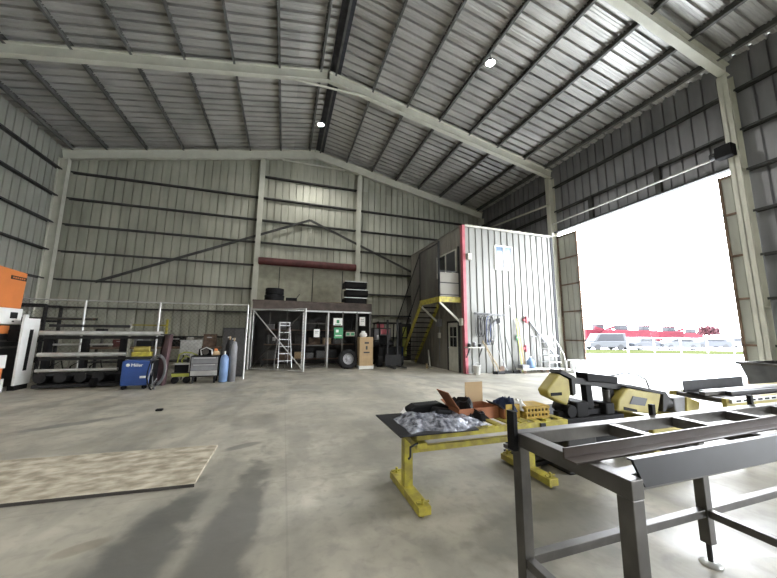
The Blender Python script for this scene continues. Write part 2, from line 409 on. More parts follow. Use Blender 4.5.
# sliding door leaves
def leaf(name, y0, y1, top, x=XR-.03):
    d = MB(); ribbed(d, lambda u, v, dd: (x+dd, u, v), y0, y1, K(.03), K(top), pitch=.27, gw=.05, gd=.03)
    o = struct(d.build(name, 'walls'))
    f = MB()
    for z in (.06, 1.35, 2.7, 4.0, 5.3, top-.05): f.box(x-.06, x-.005, y0, y1, z-.03, z+.03)
    for yy in (y0+.03, y1-.03): f.box(x-.06, x-.005, yy-.03, yy+.03, .03, top)
    f.build('door_frame', 'rust', o); return o
leaf('door_1', 10.62, 11.72, 6.5)
leaf('door_2', 5.06, 5.52, 6.55)

# roller door in the back wall
rd = MB(); zz = 0
while zz < 5.2:
    rd.box(-1.56, 4.06, YB-.06, YB-.02, zz, zz+.1); rd.box(-1.56, 4.06, YB-.045, YB-.03, zz+.1, zz+.13); zz += .13
rdo = struct(rd.build('door_3', 'rollbeige'))
for xx in (-.4, 1.4, 3.1): MB().box(xx-.02, xx+.02, YB-.1, YB-.06, 3.0, 5.2).build('wind_bar', 'girt', rdo)
MB().tube((-1.5, YB-.3, 5.42), (3.84, YB-.3, 5.42), .2, 20).build('roller_hood', 'darkred', rdo)
# back personnel door
d4 = struct(B(6.55, 7.45, YB-.08, YB-.01, 0, 2.2).build('door_4', 'cagedark'))
B(6.9, 7.15, YB-.1, YB-.08, .25, 2.0).build('glazed_panel', 'lime', d4)
B(6.45, 6.55, YB-.12, YB, 0, 2.3).build('door_frame', 'cream', d4); B(7.45, 7.55, YB-.12, YB, 0, 2.3).build('door_frame', 'cream', d4)
B(7.3, 7.36, YB-.13, YB-.08, 1.0, 1.1).build('handle', 'silver', d4)
# diagonal bracing on the back wall
for a, b, t in (((1.1, YB-.28, 8.02), (-8.4, YB-.28, 3.85), 'left'), ((1.1, YB-.28, 8.02), (8.1, YB-.28, 5.15), 'right')):
    mb = MB(); mb.bar(a, b, .05, .12); mb.bar((a[0], a[1]+.03, a[2]), (b[0], b[1]+.03, b[2]), .1, .02)
    struct(mb.build('wall_brace', 'girt'))
tag(MB().tube((0, 0, .12), (0, 0, -.12), .05, 12).add([], []).build('hanging_bulb', 'cream'), 'small pale fitting hanging under the peak of the back wall braces', 'light').location = (1.15, YB-.3, 7.35)
for ya, xa, xb in ((FY[2], -.55, 2.95), (FY[3], -.55, 2.95)):
    mb = MB(); k = -.57 if ya < 15 else -.77; mb.tube((xa, ya, roof_z(xa)+k), (xb, ya, roof_z(xb)+k), .045, 10)
    for q in (xa, xb): mb.box(q-.06, q+.06, ya-.05, ya+.05, roof_z(q)+k-.05, roof_z(q)+k+.07)
    struct(mb.build('apex_tie', 'frame'))
MBt = MB(); MBt.tube((12.35, 11.7, 8.1), (12.35, 17.6, 8.55), .05); struct(MBt.build('eave_strut', 'frame'))

# ---------------------------------------------------------------- high bay lamps, plus added fill lamps out of view
def high_bay(loc, label, watts=LAMP_W):
    t = thing('high_bay_lamp', label, 'lamp', loc, group='high bay lamps')
    MB().tube((0, 0, .12), (0, 0, .32), .012, 6).build('hanger', 'darkst', t)
    MB().lathe([(.0, .14), (.07, .13), (.09, .06), (.17, .0), (.17, -.03), (.15, -.03), (.15, -.015)], 24).build('housing', 'darkst', t)
    MB().lathe([(.0, -.035), (.10, -.03), (.145, -.02)], 24).build('diffuser', 'lamp', t)
    L = bpy.data.lights.new('lamp_light', 'SPOT'); L.energy = watts; L.spot_size = R(150); L.spot_blend = .5; L.shadow_soft_size = .14; L.color = (1, .98, .94)
    lo = bpy.data.objects.new('lamp_light', L); col.objects.link(lo); lo.parent = t; lo.location = (0, 0, -.06)
    return t
high_bay((1.2, 14.5, 11.85), 'lit round high bay lamp hanging below the roof ridge near the back wall')
high_bay((6.35, 8.05, 11.0), 'lit round high bay lamp on the right roof slope, nearer the camera')
for x, yy, lab in ((-4.6, 2.4, 'added high bay fill lamp overhead on the left, out of view'), (6.9, .6, 'added high bay fill lamp overhead on the right, out of view'),
                   (1.2, -4.5, 'added high bay fill lamp under the ridge behind the camera position'), (-6.3, -5.5, 'added high bay fill lamp in the rear corner of the hall on the left slope')):
    high_bay((x, yy, roof_z(x)-.75), lab)  # unseen lamps, added only to brighten the hall
#SPLIT
# ---------------------------------------------------------------- office cabin inside the hall
OX0, OX1, OY0, OY1, OZ = 7.1, 12.05, 11.35, 17.1, 6.28
of = thing('office_cabin', 'two-storey ribbed metal office cabin with white front and faded red corner', 'cabin', (OX0, OY0, 0))
ox = OX1-OX0; oy = OY1-OY0
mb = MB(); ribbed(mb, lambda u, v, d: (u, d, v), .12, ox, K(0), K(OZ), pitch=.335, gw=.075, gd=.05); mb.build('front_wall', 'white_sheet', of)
mb = MB(); ribbed(mb, lambda u, v, d: (d, u, v), .12, oy, K(0), K(OZ), pitch=.3, gw=.05, gd=.03); mb.build('side_wall', 'tan_sheet', of)
mb = MB(); ribbed(mb, lambda u, v, d: (ox-d, u, v), .05, oy, K(0), K(OZ), pitch=.3, gw=.05, gd=.03); mb.build('far_wall', 'tan_sheet', of)
MB().box(0, ox, .0, oy, OZ-.05, OZ+.03).build('roof', 'tan_sheet', of)
mb = MB(); mb.box(-.02, .13, -.02, .0, 0, OZ+.03); mb.box(-.02, 0, -.02, .13, 0, OZ+.03); mb.build('corner_trim', 'red', of)
MB().box(0.13, ox, -.03, .0, OZ-.03, OZ+.06).build('roof_trim', 'cream', of)
MB().box(ox-.1, ox+.02, -.03, .02, 0, OZ).build('end_trim', 'darkst', of)
w = MB(); x0, x1, z0, z1 = 1.68, 2.52, 4.5, 5.5
for a in ((x0, x1, z0-.06, z0), (x0, x1, z1, z1+.06), (x0-.06, x0, z0-.06, z1+.06), (x1, x1+.06, z0-.06, z1+.06), ((x0+x1)/2-.025, (x0+x1)/2+.025, z0, z1)): w.box(a[0], a[1], -.05, .03, a[2], a[3])
wf = w.build('window', 'white', of); B(x0, x1, -.02, -.01, z0, z1).build('pane', 'glass', wf)
B(x0+.1, x0+.35, -.024, -.021, z0+.25, z0+.8).build('notice', 'paper', wf)
# side: upper window, lower door, conduit, fittings
w = MB(); y0, y1, z0, z1 = .55, 2.3, 4.35, 5.3
for a in ((y0, y1, z0-.06, z0), (y0, y1, z1, z1+.06), (y0-.06, y0, z0-.06, z1+.06), (y1, y1+.06, z0-.06, z1+.06), (1.4, 1.46, z0, z1)): w.box(-.05, .03, a[0], a[1], a[2], a[3])
wf = w.build('window', 'cream', of); B(-.02, -.01, .6, 1.4, z0, z1).build('pane', 'screen', wf); B(-.02, -.01, 1.46, 2.25, z0, z1).build('pane', 'darkglass', wf)
d = B(-.05, -.01, .4, 1.25, .02, 2.08).build('door', 'cream', of)
B(-.06, -.05, .55, 1.1, 1.05, 1.9).build('pane', 'darkglass', d)
mb = MB(); mb.box(-.065, -.055, .815, .835, 1.05, 1.9); mb.box(-.065, -.055, .55, 1.1, 1.46, 1.49); mb.build('glazing_bar', 'cream', d)
mb = MB(); mb.box(-.08, 0, .32, .4, 0, 2.16); mb.box(-.08, 0, 1.25, 1.33, 0, 2.16); mb.box(-.08, 0, .32, 1.33, 2.08, 2.16); mb.build('door_frame', 'darkst', of)
MB().tube((-.1, 1.16, 1.0), (-.05, 1.16, 1.0), .03, 10).build('handle', 'silver', d)
MB().box(-.12, -.01, .04, .24, 1.95, 2.25).build('wall_light', 'cream', of, .02)
MB().box(-.16, -.01, 1.9, 2.3, 1.95, 2.3).build('switch_box', 'greyplas', of, .02); MB().tube((-.06, 2.1, 1.95), (-.06, 2.1, .3), .02).build('conduit', 'greyplas', of)
MB().box(-.1, -.01, 2.05, 2.2, 1.4, 1.65).build('socket_box', 'cream', of, .01)
MB().box(.18, .4, -.12, 0, 4.75, 5.05).build('flood_light', 'cream', of, .03)
for q in (.9, 3.0): MB().box(q, q+.25, .6, .9, OZ+.03, OZ+.22).build('roof_vent', 'cream', of, .02)

# staircase with its landing
st = thing('steel_staircase', 'steep yellow-edged steel staircase with caged landing beside the cabin', 'staircase', (6.1, 11.6, 0))
LZ, SY0, SY1 = 3.12, 1.95, 4.75
for q in (.02, .93):
    MB().bar((q, SY0-.05, LZ-.12), (q, SY1, .05), .04, .22).build('stringer', 'yellow', st)
n = 13
for i in range(1, n):
    yy = SY0 + (SY1-SY0)*i/n; z = LZ - LZ*i/n
    t = B(.04, .91, yy-.13, yy+.11, z-.04, z).build('tread', 'black', st)
    B(.04, .91, yy-.125, yy-.105, z-.035, z+.005).build('nosing', 'rust', t)
B(0, .98, 0, SY0, LZ-.06, LZ).build('landing_deck', 'girt', st)
mb = MB(); mb.box(-.03, .98, -.04, 0, LZ-.2, LZ+.03); mb.box(-.03, .01, 0, SY0, LZ-.2, LZ+.03); mb.build('landing_edge', 'yellow', st)
for q in (0.05,): MB().bar((.0, q-.04, LZ-.2), (.96, q-.04, 2.1), .05, .08).build('brace', 'cream', st)
MB().bar((.0, SY0, LZ-.2), (.96, SY0, 2.1), .05, .08).build('brace', 'cream', st)
mb = MB()
for q, top in ((0, 5.55), (.95, 5.4)): mb.box(q-.03, q+.03, -.02, .04, LZ, top)
for q in (LZ+.12, 3.75, 4.25): mb.box(0, .95, -.02, .02, q-.02, q+.02)
mb.build('guard_rail', 'darkst', st)
MB().box(.03, .93, -.005, .005, LZ+.05, 4.2).build('guard_panel', 'tan_sheet', st)
mb = MB()
for yy in (0, 1.95): mb.box(-.02, .02, yy-.02, yy+.02, LZ, 5.5)
mb.box(-.02, .02, 0, 1.95, 5.46, 5.5); mb.bar((0, 1.95, 5.48), (0, 5.2, 2.3), .04); mb.bar((0, 1.95, LZ+.9), (0, 4.75, 1.0), .04); mb.box(-.02, .02, 5.16, 5.2, 0, 2.35)
mb.build('screen_frame', 'darkst', st)
mb = MB(); k = 0
def clip_lo(y_): return LZ if y_ < 1.95 else LZ - (y_-1.95)*LZ/2.8 if y_ < 4.7 else 0
def clip_hi(y_): return 5.48 if y_ < 1.95 else 5.48 - (y_-1.95)*3.18/3.25
yy = .0
while yy < 5.15:
    mb.bar((0, yy, max(0, clip_lo(yy))), (0, yy, clip_hi(yy)), .012, .02); yy += .12
mb.build('screen_mesh', 'darkst', st)
MB().bar((.6, 2.2, .02), (.95, 3.1, .75), .06, .1).build('prop', 'cream', st)
for (x, yy, w_, l_) in ((6.35, 13.4, .06, 1.1),):
    tag(MB().bar((x, yy, .05), (x+.5, yy+l_, .09), .1, .08).build('timber_offcut', 'wood'), 'pale timber offcut lying on the floor at the foot of the stairs', 'timber')

# ---------------------------------------------------------------- things along the cabin's white front
yF = OY0-.04
rk = thing('tool_rail', 'long steel rail fixed across the white cabin front with tools hung from it', 'rail', (7.55, yF, 2.4))
B(0, 1.65, -.03, 0, 0, .06).build('rail', 'greyplas', rk); B(-.0, .75, -.14, -.02, .06, .1).build('shelf', 'greyplas', rk)
for i in range(6): MB().tube((.12+.28*i, -.03, .03), (.12+.28*i, -.12, .06), .012, 6).build('hook', 'silver', rk)
def hung(loc, label, cols, cat='hanging clutter', nm='cable_bundle', n=4, L=.8):
    t = thing(nm, label, cat, loc)
    for i in range(n):
        m_ = MB(); xx = (i-(n-1)/2)*.07; pts = []
        for k in range(17):
            a = -PI/2 + 2*PI*k/16; pts.append((xx + .10*math.cos(a), -.03-.02*i, -L*.5 + L*.48*math.sin(a)))
        m_.path(pts, .014).build('coil', cols[i % len(cols)], t)
    return t
hung((7.75, yF-.06, 2.38), 'dark coiled cable hung from the short end of the wall rail', ['greyplas', 'black'], n=4, L=.9)
hung((8.15, yF-.06, 2.38), 'bluish coiled straps hung mid rail on the white cabin front', ['greyplas', 'black', 'blue'], n=5, L=1.25)
# a wide funnel of sheet at the rail
fn = thing('hand_saw', 'grey handsaw hanging tilted from the wall rail', 'saw', (8.45, yF-.05, 2.1))
MB().prism([(-.3, -.28), (.18, .12), (.2, -.02), (-.26, -.34)], -.01, .01, 'y').build('blade', 'greyplas', fn)
MB().prism([(.16, .14), (.34, .2), (.36, .0), (.2, -.06)], -.02, .02, 'y').build('handle', 'black', fn)
sb = thing('wall_shelf', 'narrow pale shelf on brackets beside the red corner of the cabin', 'shelf', (7.0+.05, yF-.3, 1.0))
B(0, .75, 0, .3, .04, .08).build('board', 'cream', sb)
for q in (.08, .67): MB().bar((q, .28, -.35), (q, .04, .04), .03).build('bracket', 'darkst', sb)
cn = [('greyplas', .18, 'grey tin standing at the middle of the narrow shelf'), ('black', .12, 'short black tin at the far end of the narrow shelf'), ('darkst', .14, 'dark tin on the narrow shelf next to the red corner')]
for i, (c, h, lab) in enumerate(cn):
    x_ = {0: 7.42, 1: 7.68, 2: 7.18}[i]
    t = thing('paint_tin', lab, 'tin', (x_, yF-.15, 1.082), group='tins on the narrow shelf')
    MB().lathe([(0, 0), (.07, 0), (.07, h), (0, h)], 16).build('body', c, t); MB().lathe([(0, h), (.06, h), (.06, h+.015), (0, h+.015)], 16).build('lid', 'silver', t)
bk = thing('bucket', 'white plastic bucket on the floor beneath the narrow shelf', 'bucket', (7.45, yF-.25, 0))
MB().lathe([(0, .0), (.12, 0), (.15, .34), (.16, .34), (.16, .36), (.14, .36), (.11, .02), (0, .02)], 20).build('body', 'white', bk)
MB().path([(.155*math.cos(a), -.02, .33+.13*math.sin(a)) for a in [PI*k/10 for k in range(11)]], .005).build('handle', 'silver', bk)
def broom(loc, top, colh, head, label, kind='broom'):
    t = thing(kind, label, kind.split('_')[-1], loc, group=None)
    MB().tube((0, 0, .06), top, .014, 8).build('handle', colh, t)
    h = MB()
    if kind == 'shovel': h.prism([(-.12, -.0), (.12, 0), (.11, .26), (0, .32), (-.11, .26)], -.01, .01, 'y')
    else: h.box(-.17, .17, -.04, .04, .06, .11)
    hd = h.build('head', head, t)
    if kind != 'shovel': MB().prism([(-.17, .06), (.17, .06), (.2, -.0), (-.2, 0)], -.045, .045, 'y').build('bristles', 'black', hd)
    return t
broom((8.34, yF-.35, 0), (-.45, .28, 1.35), 'wood', 'black', 'broom with a pale wooden handle leaning left on the white wall, nearest the bucket')
broom((8.45, yF-.42, 0), (-.45, .34, 1.2), 'wood', 'darkst', 'broom with a wooden handle, middle of the leaning bunch')
broom((8.62, yF-.3, 0), (-.75, .24, 1.3), 'wood', 'rust', 'wooden shovel leaning crosswise in the bunch of brooms', 'shovel')
broom((8.9, yF-.3, 0), (-.55, .24, 1.45), 'silver', 'black', 'broom with a thin silver handle leaning left in the bunch')
broom((9.3, yF-.35, 0), (-.25, .3, 1.5), 'darkst', 'black', 'dark-handled broom leaning on the white wall right of the bunch')
broom((8.75, yF-.28, 0), (.0, .22, 2.0), 'darkst', 'black', 'long dark-handled broom standing upright below the rail end')
for x, h, c, lab in ((9.72, 2.3, 'lime', 'tall yellow-green spirit level leaning on the white wall'), (9.86, 2.15, 'card', 'tall tan timber batten standing beside the yellow-green level')):
    tag(MB().bar((x, yF-.22, 0.02), (x-.05, yF-.03, h), .05, .03).build('leaning_bar', c), lab, 'bar')
gs = thing('wall_sign', 'green and white notice fixed on the white wall behind the tall level', 'sign', (9.65, yF-.0, 1.35)); B(0, .32, -.03, 0, 0, .22).build('board', 'green', gs); B(0, .32, -.035, -.03, .09, .15).build('stripe', 'paper', gs)
for lab, x, z in (('small red wall clamp high on the white wall right of the tan batten', 10.05, 2.2), ('small red wall clamp low on the white wall above the blue item', 9.95, .95)):
    t = thing('hose_clamp', lab, 'clamp', (x, yF, z)); B(0, .3, -.08, 0, 0, .1).build('body', 'red', t, .01); B(.11, .2, -.12, -.02, -.1, .2).build('jaw', 'red', t, .01)
bl = thing('water_jug', 'pale blue plastic jug on the low trolley by the white wall', 'jug', (10.05, yF-.35, .2))
MB().lathe([(0, 0), (.16, 0), (.17, .25), (.12, .34), (.05, .38), (.05, .43), (0, .43)], 18).build('body', 'sky_blue', bl); MB().lathe([(0, .43), (.055, .43), (.055, .47), (0, .47)], 14).build('cap', 'white', bl)
tr = thing('low_trolley', 'low flat trolley with small wheels along the cabin front', 'trolley', (9.45, yF-.6, 0))
B(0, 1.45, 0, .5, .14, .19).build('deck', 'cream', tr)
for a in (.12, 1.33):
    for b_ in (.08, .42): MB().tube((a, b_-.02, .07), (a, b_+.02, .07), .07, 14).build('wheel', 'rust', tr)
tag(B(9.5, 9.85, yF-.5, yF-.2, .19, .34).build('small_crate', 'greyplas', bevel=.01), 'small grey crate at the left end of the low trolley', 'crate')
def ladder(name, label, loc, rz, W_, H_, spread, rungs, m='silver', two=True):
    t = thing(name, label, 'ladder', loc, rz)
    for s in (-1, 1):
        MB().bar((s*W_/2, 0, 0), (s*W_*.36, spread/2, H_), .03, .07, (0, 1, 0)).build('rail', m, t)
        if two: MB().bar((s*W_/2, spread, 0), (s*W_*.36, spread/2+.04, H_), .025, .05, (0, 1, 0)).build('rear_leg', m, t)
    for i in range(1, rungs+1):
        f = i/(rungs+.4); w_ = W_/2*(1-f) + W_*.36*f
        MB().box(-w_, w_, spread/2*f-.04, spread/2*f+.04, H_*f-.015, H_*f+.015).build('rung', m, t)
    if two: B(-W_*.38, W_*.38, spread/2-.09, spread/2+.11, H_, H_+.03).build('top_cap', m, t)
    return t
# leaning extension ladder and step frame right of the trolley
rl = thing('rolling_steps', 'white tubular rolling steps with a long sloping rail at the cabin front', 'steps', (10.85, yF-.55, 0))
for yy in (0, .45):
    MB().path([(.0, yy, 0), (0, yy, 1.55), (.12, yy, 1.6), (.35, yy, 1.5), (.85, yy, .75), (.95, yy, 0)], .022).build('side_tube', 'white', rl)
for i in range(5): B(.02+.0*i, .32+.12*i if i < 4 else .9, 0, .45, 1.25-.28*i, 1.28-.28*i).build('step', 'silver', rl)
tag(MB().bar((10.25, yF-.02, 2.4), (11.7, yF-.1, .65), .06, .08).build('slanted_pole', 'greyplas'), 'long grey pole sloping down to the right across the white cabin front', 'pole')
for x, lab in ((10.6, 'thin upright post left of the rolling steps'),):
    t = thing('drain_pipe', lab, 'pipe', (x, yF-.05, 0)); MB().tube((0, 0, 0), (0, 0, 1.55), .02).build('pipe', 'white', t); B(-.12, .12, -.03, .03, 1.5, 1.55).build('bracket', 'greyplas', t)
hk = thing('wall_hook', 'small curved white hook pipe high on the white wall', 'hook', (9.35, yF, 2.75))
MB().path([(0, 0, 0), (0, -.12, .05), (-.1, -.16, .1), (-.3, -.16, .08), (-.34, -.16, -.02)], .012).build('pipe', 'silver', hk)
ac = thing('air_conditioner', 'white air conditioning unit on the floor by the open doorway', 'air conditioner', (11.75, 10.35, 0), 0)
for x in (0.02, .78):
    for yy in (.02, .38): MB().box(x-.02, x+.02, yy-.02, yy+.02, 0, .5).build('leg', 'white', ac)
mb = MB()
for z in (.04, .5):
    mb.box(0, .8, 0, .04, z-.02, z+.02); mb.box(0, .8, .36, .4, z-.02, z+.02); mb.box(0, .04, 0, .4, z-.02, z+.02); mb.box(.76, .8, 0, .4, z-.02, z+.02)
mb.build('frame', 'white', ac)
B(.2, .76, .05, .36, .06, .47).build('casing', 'white', ac, .01); B(.22, .56, .035, .05, .09, .44).build('grille', 'greyplas', ac)
mb = MB(); [mb.box(.6, .74, .035, .05, .1+.045*i, .115+.045*i) for i in range(8)]; mb.build('louvre', 'greyplas', ac)

# ---------------------------------------------------------------- wire cage store at the back wall
CX0, CX1, CY, CZ = -1.35, 4.0, 14.75, 2.6
cg = thing('storage_cage', 'dark wire storage cage with brown fascia and deck at the back wall', 'cage', (0, CY, 0))
D_ = 2.6
B(CX0, CX1, 0, D_, 2.93, 3.0).build('deck', 'rust', cg)
mb = MB(); mb.box(CX0, CX1, -.04, .0, CZ+.03, 2.95); mb.box(CX0-.02, CX1+.02, -.07, .0, 2.93, 3.02); mb.box(CX1, CX1+.04, 0, D_, CZ, 2.95); mb.build('fascia', 'brownpanel', cg)
B(CX0, CX1, D_-.03, D_, 0, 2.93).build('rear_panel', 'cagedark', cg); B(CX1, CX1+.03, 0, D_, 0, 2.93).build('end_panel', 'cagedark', cg); B(CX0-.03, CX0, .3, D_, 0, 2.93).build('end_panel', 'cagedark', cg)
for x in (.82, 1.95, 2.62, 3.3, 3.95): B(x-.03, x+.03, -.03, .03, 0, CZ).build('post', 'galv' if x < 2 else 'greyst', cg)
mb = MB(); mb.box(.8, CX1, -.03, .03, CZ-.05, CZ+.02); mb.box(CX0, .8, -.03, .03, CZ-.03, CZ+.02); mb.build('top_rail', 'galv', cg)
mb = MB(); mb.box(.85, 1.92, -.02, .02, 1.0, 1.05); mb.box(.85, 1.92, -.02, .02, 2.0, 2.04); mb.box(.85, 1.92, -.02, .02, .06, .1); mb.box(1.84, 1.9, -.025, .025, .1, 2.4); mb.build('door_frame', 'greyst', cg)
def mesh_panel(mb, P, u0, u1, v0, v1, s=.13, w=.006, form='y'):
    """diamond wire mesh, each wire a real thin bar clipped to the panel"""
    H = v1-v0; u = u0-H
    while u < u1:
        for sg in (1, -1):
            a, b = u, u+H; va, vb = (v0, v1) if sg > 0 else (v1, v0)
            ta = max(0, (u0-a)/H); tb = min(1, (u1-a)/H)
            if tb > ta: mb.bar(P(a+ta*H, va+(vb-va)*ta), P(a+tb*H, va+(vb-va)*tb), w, w, (0, 1, 0))
        u += s
    return mb
mesh_panel(MB(), lambda u, v: (u, 0, v), .85, CX1-.03, .05, CZ-.05, .12, .004).build('wire_mesh', 'darkst', cg)
def sgn(name, label, loc, w_, h_, m_, lines, lm='ink'):
    t = thing(name, label, 'sign', loc); B(0, w_, -.012, 0, 0, h_).build('board', m_, t)
    for (a, b_, c, d_) in lines: B(a*w_, b_*w_, -.016, -.012, c*h_, d_*h_).build('print', lm, t)
    return t
sgn('paper_notice', 'white paper notice on the mesh of the cage door', (1.3, CY-.03, 1.4), .26, .36, 'paper', [(.2, .8, .7, .78), (.2, .7, .5, .56)], 'greyplas')
sgn('safety_sign', 'white sign with a green symbol above the green sign on the cage', (2.18, CY-.035, 1.95), .42, .34, 'paper', [(.35, .65, .3, .75), (.15, .85, .08, .16)], 'green')
sgn('safety_sign', 'plain green sign below the white one on the cage front', (2.22, CY-.035, 1.35), .42, .5, 'green', [(.2, .5, .55, .8), (.15, .85, .2, .3)], 'paper')
sgn('safety_sign', 'small pale green notice pair right of the green sign', (2.78, CY-.035, 1.45), .42, .2, 'cream', [(.05, .42, .2, .8), (.58, .95, .2, .8)], 'green')
sgn('paper_notice', 'bright white paper notice high on the cage above the carton', (3.42, CY-.035, 1.95), .28, .42, 'paper', [(.2, .8, .7, .76), (.2, .8, .5, .56)], 'greyplas')
sh = thing('storage_shelving', 'dark steel shelving inside the wire cage', 'shelving', (-.9, CY+1.3, 0))
for a in (0, 4.4):
    for b_ in (0, .7): B(a-.03, a+.03, b_-.03, b_+.03, 0, 2.2).build('post', 'darkst', sh)
for z in (.3, 1.0, 1.7): B(0, 4.4, -.03, .73, z, z+.04).build('shelf', 'rust', sh)
bxs = [('cagedark', .5, .4), ('greyplas', .4, .35), ('rust', .55, .3), ('darkst', .45, .42), ('card', .4, .3), ('cagedark', .6, .45), ('greyplas', .35, .25)]
words_ = {'cagedark': 'black', 'greyplas': 'grey', 'rust': 'brown', 'darkst': 'dark steel', 'card': 'cardboard'}
plc = ['near the gate side', 'second along', 'middle', 'behind the door frame', 'behind the signs', 'at the carton end']
for zi, z in enumerate((.345, 1.045, 1.745)):
    x = .1; 
    for i in range(6):
        c, w_, h_ = bxs[(i*2+zi*3) % 7]
        o = B(0, w_, 0, .5, 0, h_).build('storage_box', c, bevel=.01); o.location = (-.9+x, CY+1.35, z)
        tag(o, '%s box on the %s cage shelf, %s' % (words_[c], ('bottom', 'middle', 'top')[zi], plc[i]), 'box', 'boxes on the cage shelves'); x += w_+.15
# the open gate leaf
gx, gy = -1.3, 14.85; dx, dy = .82-gx, 13.3-gy; gl = math.hypot(dx, dy)
gt = thing('cage_gate', 'tall wire mesh gate with crossed braces, swung open from the cage', 'gate', (gx, gy, 0), math.atan2(dy, dx))
mb = MB()
for q in (0, gl): mb.tube((q, 0, .03), (q, 0, 2.6), .035 if q else .03)
for z in (.06, 2.57): mb.tube((0, 0, z), (gl, 0, z), .028)
mb.build('frame', 'galv', gt)
MB().tube((0, 0, 2.55), (gl, 0, .08), .022).build('brace', 'galv', gt); MB().tube((0, 0, .08), (gl, 0, 2.55), .016).build('brace', 'greyst', gt)
for q in (.33, .66): MB().tube((gl*q, 0, .06), (gl*q, 0, 2.55), .012).build('upright', 'greyst', gt)
mesh_panel(MB(), lambda u, v: (u, 0, v), 0, gl, .06, 2.57, .12, .004).build('wire_mesh', 'greyst', gt)
B(gl*.42, gl*.46, -.05, 0, 1.25, 1.4).build('latch', 'silver', gt)
MB().tube((-1.42, 14.9, 0), (-1.42, 14.9, 2.7), .045)
tag(MB().tube((0, 0, 0), (0, 0, 2.7), .045).build('gate_post', 'galv'), 'galvanised post that carries the open mesh gate', 'post').location = (-1.42, 14.88, 0)
ladder('step_ladder', 'silver folding step ladder standing behind the open mesh gate', (.12, 15.15, 0), .25, .62, 2.05, .75, 6)

# on top of the cage
def tyre(t, R_, w_, m='rubber', n=36):
    pr = [(R_*.58, -w_*.42), (R_*.8, -w_*.5), (R_*.95, -w_*.47), (R_, -w_*.36), (R_, w_*.36), (R_*.95, w_*.47), (R_*.8, w_*.5), (R_*.58, w_*.42), (R_*.58, -w_*.42)]
    b_ = MB(); b_.lathe(pr, n, 'y')
    tn = 30
    for k in range(tn):
        a = 2*PI*k/tn; mx = Matrix.Rotation(a, 4, 'Y') @ Matrix.Translation((R_, 0, 0))
        for s in (-1, 1): b_.box(-.005, R_*.035, s*w_*.07 if s > 0 else -w_*.44, w_*.44 if s > 0 else -w_*.07, -R_*.05, R_*.05, mx)
    return b_.build('tyre', m, t)
for i in range(2):
    t = thing('spare_tyre', ('lower', 'upper')[i] + ' black tyre of the pair stacked on the cage deck', 'tyre', (-.5, CY+.55, 3.0+.16+.31*i)); t.rotation_euler = (PI/2, 0, 0)
    tyre(t, .42 - .03*i, .3); MB().lathe([(0, -.02), (.2, -.03), (.24, .05), (.24, .1)], 20, 'y').build('wheel_rim', 'darkst', t)
tag(B(0, .5, 0, .4, 0, .2).build('low_crate', 'black', bevel=.02), 'low black crate beside the stacked tyres on the cage deck', 'crate').location = (.0, CY+.3, 3.0)
tag(MB().bar((.55, CY+.5, 3.03), (3.0, CY+.45, 3.06), .2, .05).build('timber_plank', 'wood'), 'long pale plank lying on the cage deck', 'plank')
tag(MB().bar((.45, CY+.8, 3.03), (2.6, CY+.9, 3.06), .14, .06).build('timber_plank', 'rust'), 'long dark plank behind the pale one on the cage deck', 'plank')
tag(MB().bar((.35, CY+.3, 3.01), (.62, CY+.45, 3.4), .025).build('thin_rod', 'darkst'), 'thin dark rod sticking up beside the low black crate', 'rod')
for i in range(3):
    t = thing('black_crate', ('bottom', 'middle', 'top')[i] + ' long black tray of the stack at the cage deck end', 'crate', (2.72 + .07*(i % 2), CY+.2, 3.0+.4*i), group='black trays on the cage deck')
    b_ = MB(); L_ = 1.1; 
    for a in ((0, L_, 0, .7, 0, .03), (0, L_, 0, .03, 0, .3), (0, L_, .67, .7, 0, .3), (0, .03, 0, .7, 0, .3), (L_-.03, L_, 0, .7, 0, .3)): b_.box(*a)
    b_.build('tray', 'black', t); MB().box(-.02, L_+.02, -.03, .0, .3, .335).build('rim', 'galv', t)
    MB().box(.1, L_-.1, .06, .6, .03, .36).build('contents', 'black', t, .03)

# in front of the cage
t = thing('truck_tyre', 'large black tyre with grey rim leaning against the cage', 'wheel', (2.82, 14.32, .425), .08)
t.rotation_euler = (-.16, 0, .08)
tyre(t, .425, .28); hb = MB().lathe([(0, -.06), (.06, -.06), (.07, -.03), (.19, -.01), (.235, -.09), (.25, -.11)], 28, 'y').build('wheel_rim', 'wheel', t)
mb = MB()
for k in range(6): a = 2*PI*k/6; mb.tube((.11*math.cos(a), -.05, .11*math.sin(a)), (.11*math.cos(a), -.02, .11*math.sin(a)), .015, 8)
mb.build('wheel_nut', 'darkst', hb)
t = thing('tall_carton', 'tall brown cardboard carton with white base in front of the cage', 'carton', (3.3, 14.0, 0))
B(0, .62, 0, .5, .14, 1.42).build('box', 'card', t, .005); B(-.02, .64, -.02, .52, 0, .14).build('base', 'white', t)
for a in ((.22, .42, 1.12, 1.2), (.28, .36, .86, 1.02), (.18, .46, .7, .76)): B(a[0], a[1], -.003, 0, a[2], a[3]).build('print', 'ink', t)
B(.0, .62, -.002, 0, 1.3, 1.33).build('tape', 'wood', t)
t = thing('white_bag', 'crumpled white plastic bag on the tall carton', 'bag', (3.5, 14.2, 1.42))
MB().lathe([(0, 0), (.13, 0), (.19, .08), (.16, .17), (.09, .22), (.1, .28), (.03, .26), (0, .24)], 9).build('bag', 'paper', t)
